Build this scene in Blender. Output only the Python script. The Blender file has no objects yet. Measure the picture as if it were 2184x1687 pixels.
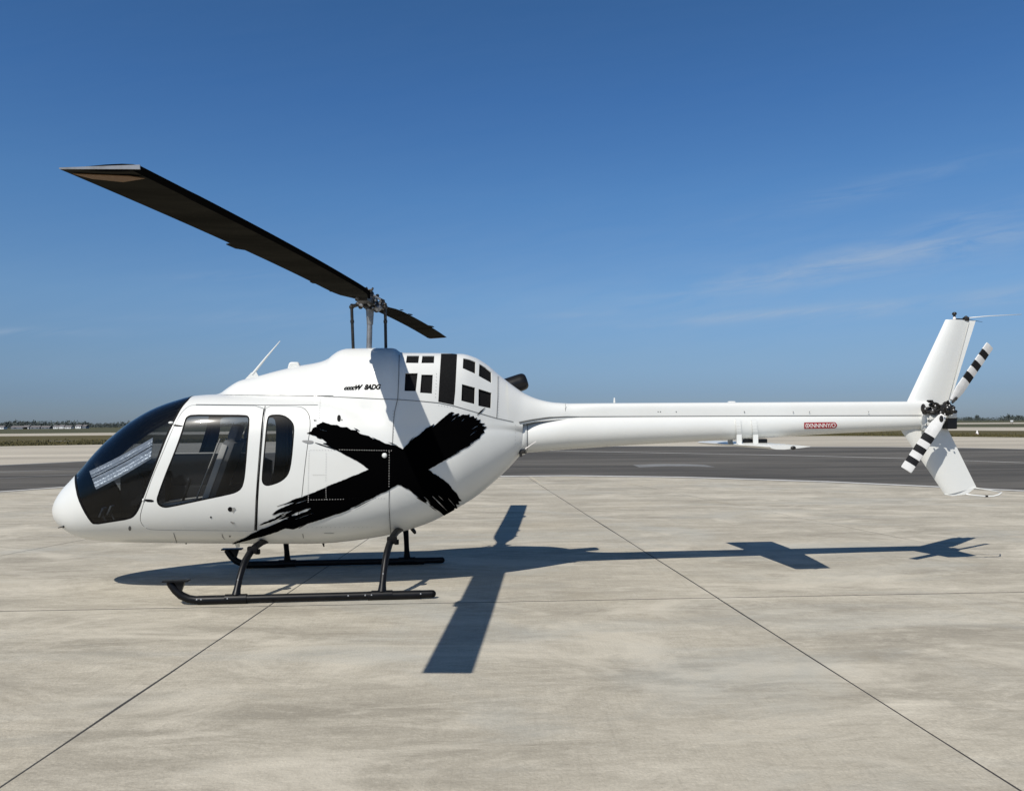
import bpy, bmesh, math, random
import numpy as np
from mathutils import Vector, Matrix
from mathutils.bvhtree import BVHTree
from mathutils.geometry import delaunay_2d_cdt
random.seed(7)
rng = np.random.RandomState(5)
sc = bpy.context.scene
COL = sc.collection

# ------------------------------------------------------------------ camera, sky, sun, exposure
F, CX, CY, EYE, ROLL = 1747.0, 1092.0, 903.0, 1.68, math.radians(-0.45)   # measured from the photograph (2184 px wide)
cd = bpy.data.cameras.new('camera'); cam = bpy.data.objects.new('camera', cd); COL.objects.link(cam)
cd.sensor_fit = 'HORIZONTAL'; cd.sensor_width = 36; cd.lens = F/2184*36
cd.shift_y = 59.5/2184; cd.clip_start = 0.05; cd.clip_end = 9000
cam.matrix_world = Matrix.Translation((0, 0, EYE)) @ Matrix.Rotation(math.pi/2, 4, 'X') @ Matrix.Rotation(ROLL, 4, 'Z')
sc.camera = cam

SUN = Vector((-0.447, -0.80, 1.0)).normalized()
sl = bpy.data.lights.new('sun', 'SUN'); sl.energy = 5.0; sl.angle = math.radians(0.5); sl.color = (1.0, 0.95, 0.87)
so = bpy.data.objects.new('sun', sl); COL.objects.link(so)
so.rotation_euler = SUN.to_track_quat('Z', 'Y').to_euler(); so.location = (-20, -30, 40)

world = bpy.data.worlds.new('World'); sc.world = world; world.use_nodes = True
wn = world.node_tree.nodes; wl = world.node_tree.links; wn.clear()
def wnode(t, **kw):
    n = wn.new(t)
    for k, v in kw.items(): setattr(n, k, v)
    return n
def wmath(op, a, b=None, clamp=False):
    n = wnode('ShaderNodeMath', operation=op, use_clamp=clamp)
    for i, s in enumerate((a, b)):
        if s is None: continue
        if isinstance(s, (int, float)): n.inputs[i].default_value = s
        else: wl.new(s, n.inputs[i])
    return n.outputs[0]
sky = wnode('ShaderNodeTexSky', sky_type='NISHITA', sun_disc=False)
sky.sun_elevation = math.asin(SUN.z); sky.sun_rotation = math.atan2(SUN.x, SUN.y)
sky.air_density = 1.0; sky.dust_density = 0.35; sky.ozone_density = 2.6; sky.altitude = 0
hs = wnode('ShaderNodeHueSaturation'); hs.inputs['Saturation'].default_value = 1.12; hs.inputs['Hue'].default_value = 0.5
wl.new(sky.outputs[0], hs.inputs['Color'])
tc = wnode('ShaderNodeTexCoord'); sx = wnode('ShaderNodeSeparateXYZ'); wl.new(tc.outputs['Generated'], sx.inputs[0])
# wispy cirrus: stretched noise over a flat cloud layer, gathered in a few streaks
zz = wmath('MAXIMUM', sx.outputs[2], 0.02)
azn = wmath('DIVIDE', sx.outputs[0], wmath('MAXIMUM', sx.outputs[1], 0.05)); eln = wmath('DIVIDE', sx.outputs[2], wmath('MAXIMUM', sx.outputs[1], 0.05))
cmb = wnode('ShaderNodeCombineXYZ')
wl.new(wmath('MULTIPLY', azn, 5.0), cmb.inputs[0]); wl.new(wmath('MULTIPLY', wmath('ADD', eln, wmath('MULTIPLY', azn, -0.15)), 34.0), cmb.inputs[1])
nz = wnode('ShaderNodeTexNoise'); nz.inputs['Scale'].default_value = 1.6; nz.inputs['Detail'].default_value = 7; nz.inputs['Roughness'].default_value = 0.62; nz.inputs['Distortion'].default_value = 0.5
wl.new(cmb.outputs[0], nz.inputs['Vector'])
nr = wnode('ShaderNodeMapRange'); nr.inputs[1].default_value = 0.34; nr.inputs[2].default_value = 0.72; wl.new(nz.outputs[0], nr.inputs[0])
def streak(a, e, sa, se, slope, k):
    da = wmath('SUBTRACT', azn, a); de = wmath('SUBTRACT', wmath('SUBTRACT', eln, e), wmath('MULTIPLY', da, slope))
    q = wmath('ADD', wmath('POWER', wmath('ABSOLUTE', wmath('DIVIDE', da, sa)), 2.0), wmath('POWER', wmath('ABSOLUTE', wmath('DIVIDE', de, se)), 2.0))
    return wmath('MULTIPLY', wmath('EXPONENT', wmath('MULTIPLY', q, -1.0)), k)
tot = 0.02
for st in ((0.45, 0.197, 0.23, 0.017, 0.17, 1.5), (0.31, 0.130, 0.13, 0.007, 0.07, 1.3), (0.56, 0.245, 0.10, 0.012, 0.25, 0.6), (0.45, 0.285, 0.14, 0.012, 0.25, 0.45), (0.66, 0.165, 0.22, 0.008, 0.14, 0.5), (-0.35, 0.182, 0.05, 0.005, 0.02, 0.55),
           (-0.60, 0.116, 0.10, 0.005, 0.0, 0.8), (0.08, 0.132, 0.05, 0.004, 0.05, 0.5), (-0.30, 0.132, 0.16, 0.008, 0.0, 0.35), (0.55, 0.145, 0.2, 0.01, 0.1, 0.5), (0.3, 0.16, 0.9, 0.09, 0.05, 0.16)):
    tot = wmath('ADD', streak(*st), tot)
cm = wmath('MULTIPLY', wmath('MULTIPLY', nr.outputs[0], tot), 0.46, True)
# a clear, slightly hazy blue day: the whole sky is tinted by height above the horizon, the same in every direction
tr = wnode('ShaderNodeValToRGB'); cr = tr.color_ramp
for i, (p_, c_) in enumerate(((0.0, (.35, .47, .80)), (.034, (.37, .49, .81)), (.077, (.49, .60, .83)), (.148, (.66, .79, .96)), (.262, (.62, .85, 1.05)), (.367, (.53, .80, 1.05)), (.46, (.52, .785, 1.0)), (0.8, (.42, .54, .60)))):  # last stop darkens the unseen zenith to make shadows darker and less blue
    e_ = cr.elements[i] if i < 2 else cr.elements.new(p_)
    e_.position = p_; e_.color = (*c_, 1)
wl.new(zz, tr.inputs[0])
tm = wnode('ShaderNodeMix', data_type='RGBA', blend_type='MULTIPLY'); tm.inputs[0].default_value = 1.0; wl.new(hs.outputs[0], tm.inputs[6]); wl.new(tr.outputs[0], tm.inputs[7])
mixc = wnode('ShaderNodeMix', data_type='RGBA'); wl.new(cm, mixc.inputs[0]); wl.new(tm.outputs[2], mixc.inputs[6]); mixc.inputs[7].default_value = (4.2, 5.2, 6.6, 1)
bg = wnode('ShaderNodeBackground'); bg.inputs['Strength'].default_value = 0.091
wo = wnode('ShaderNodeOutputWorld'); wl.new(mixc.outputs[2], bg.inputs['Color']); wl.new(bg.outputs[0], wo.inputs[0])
vs = sc.view_settings; vs.view_transform = 'Standard'; vs.look = 'None'; vs.exposure = 0.0; vs.gamma = 1.0; vs.use_curve_mapping = False

# ------------------------------------------------------------------ measuring helpers
CR, SR = math.cos(ROLL), math.sin(ROLL)
HX, HY, YAW = -1.56, 8.82, math.radians(5.0)                 # the helicopter's place on the apron
HM = Matrix.Translation((HX, HY, 0)) @ Matrix.Rotation(YAW, 4, 'Z'); HI = HM.inverted()
EYEV = Vector((0, 0, EYE)); EYEL = HI @ EYEV
def ray(px, py):
    dx, dy = (px-CX)/F, -(py-CY)/F
    return Vector((CR*dx-SR*dy, 1.0, SR*dx+CR*dy))
def gnd(px, py, z=0.0):
    r = ray(px, py); return EYEV + r*((z-EYE)/r.z)
def at(px, py, yl=0.0):                                     # point of the helicopter's own frame on the plane y = yl
    r = HI.to_3x3() @ ray(px, py); return EYEL + r*((yl-EYEL.y)/r.y)
K = 0.56875
def S(x, y): return (x*K, y*K)
def c1(x, y): return S(150+x/1.8745, 1400+y/1.8745)
def c2(x, y): return S(1050+x/1.8745, 1200+y/1.8745)
def c4(x, y): return S(500+x/2.8114, 1450+y/2.8114)
def g3(x, y): return S(1150+x/2.73, 1250+y/2.73)
def c3(x, y): return S(3200+x/1.984, 1100+y/1.984)
def c7(x, y): return S(550+x/1.82, 1950+y/1.82)
def c8(x, y): return S(2500+x/2.4267, 1350+y/2.4267)

# ------------------------------------------------------------------ materials
def mat(name, color, rough=0.5, metal=0.0, coat=0.0, noise=None, bump=0.0, bscale=40, spec=0.5, stretch=None):
    m = bpy.data.materials.new(name); m.use_nodes = True
    nt = m.node_tree; b = nt.nodes['Principled BSDF']
    b.inputs['Base Color'].default_value = (*color, 1); b.inputs['Roughness'].default_value = rough
    b.inputs['Metallic'].default_value = metal; b.inputs['Coat Weight'].default_value = coat; b.inputs['Coat Roughness'].default_value = 0.06
    b.inputs['Specular IOR Level'].default_value = spec
    t = nt.nodes.new('ShaderNodeTexCoord'); mp = nt.nodes.new('ShaderNodeMapping'); nt.links.new(t.outputs['Object'], mp.inputs[0])
    if stretch: mp.inputs['Scale'].default_value = stretch
    if noise:
        c2_, sc_, amt = noise
        n = nt.nodes.new('ShaderNodeTexNoise'); n.inputs['Scale'].default_value = sc_; n.inputs['Detail'].default_value = 8; n.inputs['Roughness'].default_value = 0.65
        r = nt.nodes.new('ShaderNodeMapRange'); r.inputs[1].default_value = 0.35; r.inputs[2].default_value = 0.7; r.inputs[3].default_value = 0; r.inputs[4].default_value = amt
        x = nt.nodes.new('ShaderNodeMix'); x.data_type = 'RGBA'; x.inputs[6].default_value = (*color, 1); x.inputs[7].default_value = (*c2_, 1)
        nt.links.new(mp.outputs[0], n.inputs['Vector']); nt.links.new(n.outputs[0], r.inputs[0]); nt.links.new(r.outputs[0], x.inputs[0]); nt.links.new(x.outputs[2], b.inputs['Base Color'])
        rr = nt.nodes.new('ShaderNodeMapRange'); rr.inputs[3].default_value = rough*0.8; rr.inputs[4].default_value = min(1, rough*1.35); nt.links.new(n.outputs[0], rr.inputs[0]); nt.links.new(rr.outputs[0], b.inputs['Roughness'])
    if bump:
        n2 = nt.nodes.new('ShaderNodeTexNoise'); n2.inputs['Scale'].default_value = bscale; n2.inputs['Detail'].default_value = 5
        bp = nt.nodes.new('ShaderNodeBump'); bp.inputs['Strength'].default_value = bump; bp.inputs['Distance'].default_value = 0.01
        nt.links.new(mp.outputs[0], n2.inputs['Vector']); nt.links.new(n2.outputs[0], bp.inputs['Height']); nt.links.new(bp.outputs[0], b.inputs['Normal'])
    return m
M = {}
M['white'] = mat('white_paint', (0.66, 0.67, 0.648), 0.34, coat=0.25, noise=((0.62, 0.62, 0.59), 1.6, 0.6), bump=0.03, bscale=1.3)
M['liner'] = mat('cabin_lining', (0.028, 0.03, 0.033), 0.8)
M['black'] = mat('black_paint', (0.0012, 0.0012, 0.0014), 0.7, spec=0.0)
M['rubber'] = mat('rubber_seal', (0.004, 0.004, 0.0045), 0.6, spec=0.12)
M['seam'] = mat('panel_gap', (0.10, 0.10, 0.098), 0.7)
M['rivet'] = mat('rivet_heads', (0.24, 0.24, 0.235), 0.5)
M['skid'] = mat('skid_paint', (0.003, 0.0033, 0.0045), 0.38, noise=((0.009, 0.009, 0.010), 9, 0.5), spec=0.22)
M['wear'] = mat('worn_metal', (0.42, 0.43, 0.44), 0.4, 0.7)
M['steel'] = mat('brushed_steel', (0.34, 0.34, 0.34), 0.40, 0.7, noise=((0.16, 0.16, 0.16), 14, 0.8))
M['dark_metal'] = mat('oiled_metal', (0.012, 0.0115, 0.011), 0.42, 0.3, noise=((0.045, 0.04, 0.034), 22, 0.8))
M['blade'] = mat('blade_coating', (0.017, 0.0165, 0.0145), 0.8, noise=((0.038, 0.036, 0.031), 2.2, 0.8), stretch=(0.35, 1.2, 1), spec=0.0)
M['blade_edge'] = mat('blade_leading_edge', (0.004, 0.004, 0.0045), 0.7, 0.0, spec=0.0)
M['tan'] = mat('tan_tip_mark', (0.14, 0.068, 0.02), 0.6, noise=((0.12, 0.07, 0.03), 12, 0.7))
M['exhaust'] = mat('exhaust_metal', (0.008, 0.008, 0.008), 0.35, 0.4, noise=((0.022, 0.02, 0.018), 5, 0.6))
M['screen'] = mat('intake_screen', (0.004, 0.004, 0.0045), 0.7, noise=((0.014, 0.014, 0.014), 90, 0.8), spec=0.1)
M['tr_white'] = mat('tail_blade_white', (0.62, 0.62, 0.61), 0.45, noise=((0.45, 0.45, 0.44), 14, 0.6))
M['tr_black'] = mat('tail_blade_black', (0.008, 0.008, 0.009), 0.55, spec=0.2)
M['leather'] = mat('seat_leather', (0.15, 0.143, 0.132), 0.55, noise=((0.22, 0.21, 0.19), 20, 0.6), bump=0.2)
M['piping'] = mat('seat_trim', (0.66, 0.62, 0.55), 0.7)
M['cabin_black'] = mat('cabin_plastic', (0.014, 0.014, 0.015), 0.6)
M['foil'] = mat('reflective_foil', (0.88, 0.90, 0.93), 0.38, 0.45, bump=0.9, bscale=46)
M['decal_red'] = mat('decal_red', (0.30, 0.018, 0.026), 0.5)
M['decal_white'] = mat('decal_white', (0.75, 0.72, 0.70), 0.5)
M['lens_red'] = mat('lamp_lens', (0.25, 0.02, 0.02), 0.2)
M['gap_grey'] = mat('tab_gap_grey', (0.45, 0.44, 0.41), 0.6)  # light grey for the thin line between fin and trim tab

def glass(name, tint, refl=1.0):
    m = bpy.data.materials.new(name); m.use_nodes = True; nt = m.node_tree; nt.nodes.clear()
    o = nt.nodes.new('ShaderNodeOutputMaterial'); mx = nt.nodes.new('ShaderNodeMixShader'); t = nt.nodes.new('ShaderNodeBsdfTransparent')
    g = nt.nodes.new('ShaderNodeBsdfGlossy'); fr = nt.nodes.new('ShaderNodeFresnel'); fr.inputs['IOR'].default_value = 1.38
    g.inputs['Roughness'].default_value = 0.06; g2 = nt.nodes.new('ShaderNodeBsdfGlossy'); g2.inputs['Roughness'].default_value = 0.27; gm = nt.nodes.new('ShaderNodeMixShader'); gm.inputs[0].default_value = 0.28; nt.links.new(g.outputs[0], gm.inputs[1]); nt.links.new(g2.outputs[0], gm.inputs[2]); g.inputs['Color'].default_value = (refl, refl, refl, 1); t.inputs[0].default_value = (*tint, 1)
    n = nt.nodes.new('ShaderNodeTexNoise'); n.inputs['Scale'].default_value = 2.2; bp = nt.nodes.new('ShaderNodeBump'); bp.inputs['Strength'].default_value = 0.12; bp.inputs['Distance'].default_value = 0.02
    tc_ = nt.nodes.new('ShaderNodeTexCoord'); nt.links.new(tc_.outputs['Object'], n.inputs['Vector']); nt.links.new(n.outputs[0], bp.inputs['Height']); nt.links.new(bp.outputs[0], g.inputs['Normal'])
    nt.links.new(fr.outputs[0], mx.inputs[0]); nt.links.new(t.outputs[0], mx.inputs[1]); nt.links.new(gm.outputs[0], mx.inputs[2]); nt.links.new(mx.outputs[0], o.inputs[0])
    return m
M['glass'] = glass('door_glass', (0.66, 0.68, 0.70))
M['screen_glass'] = glass('windscreen_glass', (0.44, 0.47, 0.50), 1.0)

# ------------------------------------------------------------------ object helpers
def tag(o, label=None, cat=None, group=None, kind=None):
    if label: o['label'] = label
    if cat: o['category'] = cat
    if group: o['group'] = group
    if kind: o['kind'] = kind
    return o
def empty(name, loc=(0, 0, 0), rz=0.0):
    o = bpy.data.objects.new(name, None); COL.objects.link(o); o.location = loc; o.rotation_euler = (0, 0, rz); o.empty_display_size = 0.2
    return o
def mesh_obj(name, verts, faces, mats, parent=None, smooth=True, mi=None, loopn=None):
    me = bpy.data.meshes.new(name); me.from_pydata([tuple(v) for v in verts], [], [tuple(f) for f in faces])
    for m in (mats if isinstance(mats, (list, tuple)) else [mats]): me.materials.append(m)
    if mi is not None: me.polygons.foreach_set('material_index', np.asarray(mi, dtype=np.int32))
    me.polygons.foreach_set('use_smooth', np.full(len(me.polygons), bool(smooth)))
    me.update()
    if loopn is not None: me.normals_split_custom_set([tuple(n) for n in loopn])
    o = bpy.data.objects.new(name, me); COL.objects.link(o); o.parent = parent
    return o
class MB:
    """collects shapes into one mesh"""
    def __init__(s): s.v = []; s.f = []; s.mi = []; s.m = 0
    def add(s, v, f):
        b = len(s.v); s.v += [Vector(p) for p in v]; s.f += [tuple(i+b for i in q) for q in f]; s.mi += [s.m]*len(f); return s
    def box(s, c, size, R=None, bev=0.0):
        c = Vector(c); h = Vector(size)/2; R = R or Matrix.Identity(3)
        if bev <= 0:
            v = [c+R@Vector((x*h.x, y*h.y, z*h.z)) for x in (-1, 1) for y in (-1, 1) for z in (-1, 1)]
            return s.add(v, [(0, 1, 3, 2), (4, 6, 7, 5), (0, 4, 5, 1), (2, 3, 7, 6), (0, 2, 6, 4), (1, 5, 7, 3)])
        bm = bmesh.new(); bmesh.ops.create_cube(bm, size=1.0)
        for w in bm.verts: w.co = Vector((w.co.x*size[0], w.co.y*size[1], w.co.z*size[2]))
        bmesh.ops.bevel(bm, geom=bm.edges[:], offset=bev, segments=2, affect='EDGES', profile=0.6)
        bm.verts.ensure_lookup_table(); s.add([c+R@w.co for w in bm.verts], [[w.index for w in q.verts] for q in bm.faces]); bm.free(); return s
    def tube(s, pts, r, n=12, cap=True):
        pts = [Vector(p) for p in pts]; k = len(pts); rs = r if isinstance(r, (list, tuple)) else [r]*k
        v = []; f = []; up = None
        for i, p in enumerate(pts):
            d = (pts[min(i+1, k-1)]-pts[max(i-1, 0)]).normalized()
            if up is None: up = Vector((0, 0, 1)) if abs(d.z) < 0.9 else Vector((0, 1, 0))
            a = d.cross(up).normalized(); up = a.cross(d).normalized()
            for j in range(n):
                t = 2*math.pi*j/n; v.append(p+a*(rs[i]*math.cos(t))+up*(rs[i]*math.sin(t)))
        for i in range(k-1):
            for j in range(n): f.append((i*n+j, i*n+(j+1) % n, (i+1)*n+(j+1) % n, (i+1)*n+j))
        if cap: f += [tuple(range(n-1, -1, -1)), tuple(range((k-1)*n, k*n))]
        return s.add(v, f)
    def prism(s, poly, d):
        poly = [Vector(p) for p in poly]; n = len(poly); d = Vector(d)
        return s.add(poly+[p+d for p in poly], [tuple(range(n-1, -1, -1)), tuple(range(n, 2*n))]+[(i, (i+1) % n, n+(i+1) % n, n+i) for i in range(n)])
    def ball(s, c, r, seg=10, rings=6, sz=(1, 1, 1)):
        v = []; f = []
        for i in range(1, rings):
            a = math.pi*i/rings
            for j in range(seg):
                t = 2*math.pi*j/seg; v.append(Vector(c)+Vector((r*sz[0]*math.sin(a)*math.cos(t), r*sz[1]*math.sin(a)*math.sin(t), r*sz[2]*math.cos(a))))
        v += [Vector(c)+Vector((0, 0, r*sz[2])), Vector(c)-Vector((0, 0, r*sz[2]))]; T = len(v)-2
        for i in range(rings-2):
            for j in range(seg): f.append((i*seg+j, (i+1)*seg+j, (i+1)*seg+(j+1) % seg, i*seg+(j+1) % seg))
        for j in range(seg): f.append((T, j, (j+1) % seg)); f.append((T+1, (rings-2)*seg+(j+1) % seg, (rings-2)*seg+j))
        return s.add(v, f)
    def obj(s, name, mats, parent=None, smooth=False, auto=True):
        o = mesh_obj(name, s.v, s.f, mats, parent, True if (smooth or auto) else False, s.mi)
        if auto and not smooth:
            bm = bmesh.new(); bm.from_mesh(o.data)
            bmesh.ops.recalc_face_normals(bm, faces=bm.faces)
            for e in bm.edges: e.smooth = not (len(e.link_faces) == 2 and e.calc_face_angle(0) > math.radians(35))
            bm.to_mesh(o.data); bm.free()
        return o
def chaikin(p, n=2, closed=True):
    p = [Vector((q[0], q[1])) for q in p]
    for _ in range(n):
        q = []
        m = len(p)
        for i in range(m if closed else m-1):
            a, b = p[i], p[(i+1) % m]; q += [a*0.75+b*0.25, a*0.25+b*0.75]
        p = q if closed else [p[0]]+q+[p[-1]]
    return [tuple(v) for v in p]
def resample(p, step, closed=False):
    p = [Vector(q) for q in p]; out = []
    m = len(p)
    for i in range(m if closed else m-1):
        a, b = p[i], p[(i+1) % m]; k = max(1, int(math.ceil((b-a).length/step)))
        for j in range(k): out.append(tuple(a.lerp(b, j/k)))
    if not closed: out.append(tuple(p[-1]))
    return out

# ------------------------------------------------------------------ the setting: field, strips, apron slabs
def ground_mat(name, base, dark, light, streak=(0.25, 1.6, 1), s1=0.5, s2=9.0, bump=0.25, rough=0.85, ribs=False, speck=0.0, kdark=1.0):
    m = bpy.data.materials.new(name); m.use_nodes = True; nt = m.node_tree; b = nt.nodes['Principled BSDF']; N = nt.nodes.new; L = nt.links.new
    b.inputs['Roughness'].default_value = rough; b.inputs['Specular IOR Level'].default_value = 0.25
    g = N('ShaderNodeNewGeometry')
    def noise(scale, detail, vs=(1, 1, 1), rot=0, dist=0.0, lo=0.35, hi=0.65, rough_=0.6):
        mp = N('ShaderNodeMapping'); mp.inputs['Scale'].default_value = vs; mp.inputs['Rotation'].default_value = (0, 0, rot); L(g.outputs['Position'], mp.inputs[0])
        n = N('ShaderNodeTexNoise'); n.inputs['Lacunarity'].default_value = 2.3; n.inputs['Scale'].default_value = scale; n.inputs['Detail'].default_value = detail; n.inputs['Roughness'].default_value = rough_; n.inputs['Distortion'].default_value = dist
        L(mp.outputs[0], n.inputs['Vector']); r = N('ShaderNodeMapRange'); r.inputs[1].default_value = lo; r.inputs[2].default_value = hi; L(n.outputs[0], r.inputs[0]); return r.outputs[0]
    def mix(f, a, bb, amt=1.0):
        x = N('ShaderNodeMix'); x.data_type = 'RGBA'
        q = N('ShaderNodeMath'); q.operation = 'MULTIPLY'; q.inputs[1].default_value = amt; L(f, q.inputs[0]); L(q.outputs[0], x.inputs[0])
        for i, s_ in ((6, a), (7, bb)):
            if isinstance(s_, tuple): x.inputs[i].default_value = (*s_, 1)
            else: L(s_, x.inputs[i])
        return x.outputs[2]
    c = mix(noise(s1, 8, streak, 0.10, 0.6, 0.42, 0.66), base, dark, 0.75*kdark)
    c = mix(noise(s1*3.1, 8, streak, -0.12, 0.9, 0.46, 0.66, 0.75), c, light, 0.75)
    c = mix(noise(s1*6.0, 7, streak, 0.2, 1.6, 0.50, 0.66, 0.8), c, dark, 0.40*kdark)
    c = mix(noise(s2*7, 5, (1, 1, 1), 0, 0, 0.35, 0.7), c, dark, 0.40)
    if ribs:
        c = mix(noise(2.3, 5, (14.0, 0.35, 1), 0.16, 0.3, 0.53, 0.74, 0.75), c, dark, 0.34)
        c = mix(noise(30, 3, (3.0, 0.12, 1), -0.05, 0.0, 0.54, 0.72), c, dark, 0.16)
        c = mix(noise(15, 6, (0.7, 1.2, 1), 0.2, 0.6, 0.46, 0.68, 0.75), c, dark, 0.34)
        c = mix(noise(24, 5, (0.8, 1.1, 1), 0.1, 0.4, 0.52, 0.70, 0.75), c, light, 0.30)
        c = mix(noise(0.5, 7, (0.5, 1, 1), 0.5, 1.2, 0.50, 0.68, 0.6), c, dark, 0.32)
        c = mix(noise(1.1, 7, (0.55, 1, 1), 0.35, 1.0, 0.50, 0.64, 0.65), c, light, 0.5)
        c = mix(noise(0.23, 4, (1, 1, 1), 0.3, 0.4, 0.55, 0.8), c, (base[0]*0.95, base[1]*0.88, base[2]*0.74), 0.45)
    oi = N('ShaderNodeObjectInfo'); orr = N('ShaderNodeMapRange'); orr.inputs[3].default_value = 0.0; orr.inputs[4].default_value = 0.16; L(oi.outputs['Random'], orr.inputs[0])
    if ribs: c = mix(orr.outputs[0], c, dark)
    if not ribs: c = mix(noise(0.20, 6, (0.16, 1, 1), 0.05, 0.8, 0.48, 0.66), c, light, 0.5)
    if ribs: c = mix(noise(0.55, 5, (0.6, 1, 1), 0.4, 0.8, 0.50, 0.70), c, (0.36, 0.365, 0.335), 0.45)
    if speck: c = mix(noise(60, 2, (1, 1, 1), 0, 0, 0.66, 0.72), c, (0.06, 0.055, 0.05), speck)
    L(c, b.inputs['Base Color'])
    n = N('ShaderNodeTexNoise'); n.inputs['Scale'].default_value = s2*6; n.inputs['Detail'].default_value = 6; L(g.outputs['Position'], n.inputs['Vector'])
    bp = N('ShaderNodeBump'); bp.inputs['Strength'].default_value = bump; bp.inputs['Distance'].default_value = 0.01; L(n.outputs[0], bp.inputs['Height']); L(bp.outputs[0], b.inputs['Normal'])
    return m
M['concrete'] = ground_mat('concrete', (0.480, 0.438, 0.352), (0.240, 0.217, 0.172), (0.63, 0.58, 0.475), (0.42, 1.5, 1), 0.85, 9.0, 0.35, 0.88, ribs=True, speck=0.3)
M['concrete_far'] = ground_mat('concrete_far', (0.46, 0.415, 0.335), (0.22, 0.20, 0.165), (0.60, 0.545, 0.44), (0.05, 1.0, 1), 0.35, 2.0, 0.1, 0.9)
M['asphalt'] = ground_mat('asphalt', (0.078, 0.071, 0.060), (0.040, 0.037, 0.032), (0.185, 0.17, 0.144), (0.06, 1.1, 1), 0.5, 9.0, 0.3, 0.85)
M['grass'] = ground_mat('dry_grass', (0.085, 0.068, 0.020), (0.035, 0.032, 0.012), (0.15, 0.12, 0.045), (0.06, 0.25, 1), 0.45, 0.5, 0.5, 1.0)
M['grass_far'] = ground_mat('far_grass', (0.075, 0.075, 0.035), (0.04, 0.042, 0.025), (0.11, 0.105, 0.05), (0.02, 0.1, 1), 0.1, 0.5, 0.2, 1.0)
M['line'] = ground_mat('worn_white_line', (0.50, 0.49, 0.46), (0.30, 0.29, 0.27), (0.62, 0.61, 0.58), (1, 1, 1), 2.0, 9.0, 0.1, 0.8)
M['line_dim'] = ground_mat('faded_line', (0.20, 0.20, 0.195), (0.12, 0.12, 0.115), (0.28, 0.28, 0.27), (1, 1, 1), 2.0, 9.0, 0.1, 0.8)
M['filler'] = mat('joint_filler', (0.035, 0.032, 0.03), 0.9)
M['sealant'] = mat('pale_sealant', (0.52, 0.46, 0.33), 0.8)

fld = mesh_obj('grass_field', [(-4500, -600, -0.06), (4500, -600, -0.06), (4500, 6500, -0.06), (-4500, 6500, -0.06)], [(0, 1, 2, 3)], M['grass_far'], smooth=False)
tag(fld, kind='structure')
# curves measured as horizontal bands: image samples -> ground points, continued straight outside the frame
def curve(samples, ext=260, left=None):
    p = [gnd(*s).xy for s in samples]
    n = len(p); out = []
    xs = np.array([q.x for q in p]); ys = np.array([q.y for q in p])
    c = np.polyfit(xs, ys, min(3, n-1) if n > 3 else (n-1)) if n <= 3 else None
    def val(x):
        if n <= 3: 
            return float(np.interp(x, xs, ys))
        return float(pchip(xs, ys, np.array([x]))[0])
    x0, x1 = xs[0], xs[-1]
    grid = np.linspace(x0, x1, 60)
    pts = [(float(x), val(x)) for x in grid]
    s0 = (pts[3][1]-pts[0][1])/(pts[3][0]-pts[0][0]); s1 = (pts[-1][1]-pts[-4][1])/(pts[-1][0]-pts[-4][0])
    el = ext if left is None else left
    pre = [(x0-el*(1-i/12), pts[0][1]-s0*el*(1-i/12)) for i in range(12)]
    post = [(x1+ext*(i+1)/12, pts[-1][1]+s1*ext*(i+1)/12) for i in range(12)]
    return pre+pts+post
def pchip(x, y, q):
    x = np.asarray(x, float); y = np.asarray(y, float); h = np.diff(x); d = np.diff(y)/h; m = np.zeros_like(x)
    for i in range(1, len(x)-1):
        if d[i-1]*d[i] > 0:
            w1 = 2*h[i]+h[i-1]; w2 = h[i]+2*h[i-1]; m[i] = (w1+w2)/(w1/d[i-1]+w2/d[i])
    m[0] = d[0]; m[-1] = d[-1]
    k = np.clip(np.searchsorted(x, q)-1, 0, len(x)-2); t = (q-x[k])/h[k]
    t2, t3 = t*t, t*t*t
    return (2*t3-3*t2+1)*y[k]+(t3-2*t2+t)*h[k]*m[k]+(-2*t3+3*t2)*y[k+1]+(t3-t2)*h[k]*m[k+1]
def strip(name, A, B, z, m, kind='structure', thick=0.0):
    n = len(A)
    # match the two borders by x
    xs = np.linspace(max(A[0][0], B[0][0]), min(A[-1][0], B[-1][0]), 160)
    ya = np.interp(xs, [p[0] for p in A], [p[1] for p in A]); yb = np.interp(xs, [p[0] for p in B], [p[1] for p in B])
    v = [(x, a, z) for x, a in zip(xs, ya)]+[(x, b, z) for x, b in zip(xs, yb)]; k = len(xs)
    o = mesh_obj(name, v, [(i, i+1, k+i+1, k+i) for i in range(k-1)], m, smooth=False); tag(o, kind=kind); return o
near_e = curve([(-300, 1090), (0, 1048), (150, 1036), (700, 1018), (1200, 1014), (1500, 1018), (1800, 1028), (2184, 1046), (2500, 1066)])
far_e = curve([(-300, 1009), (0, 993), (190, 984.5), (700, 962), (1272, 953), (1697, 954), (2035, 955.5), (2184, 959.6), (2500, 966)])
gr_n = curve([(-300, 956.5), (0, 952), (350, 946), (1200, 934), (1750, 930), (2184, 933), (2500, 936)])
gr_f = curve([(-300, 931), (0, 930), (350, 927), (1200, 919), (1750, 917), (2184, 918.6), (2500, 919.5)], 900)
r2_f = curve([(-300, 926.3), (0, 925), (350, 921.5), (1200, 913.5), (1750, 911), (2184, 911), (2500, 911)], 1200)
def off(c, dy): return [(x, y+dy) for x, y in c]
strip('taxiway', near_e, far_e, 0.006, M['asphalt'])
strip('far_apron', far_e, gr_n, 0.006, M['concrete_far'])
strip('runway', gr_f, r2_f, -0.02, M['concrete_far'])
strip('grass_verge', gr_n, gr_f, -0.02, M['grass'])
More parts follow.
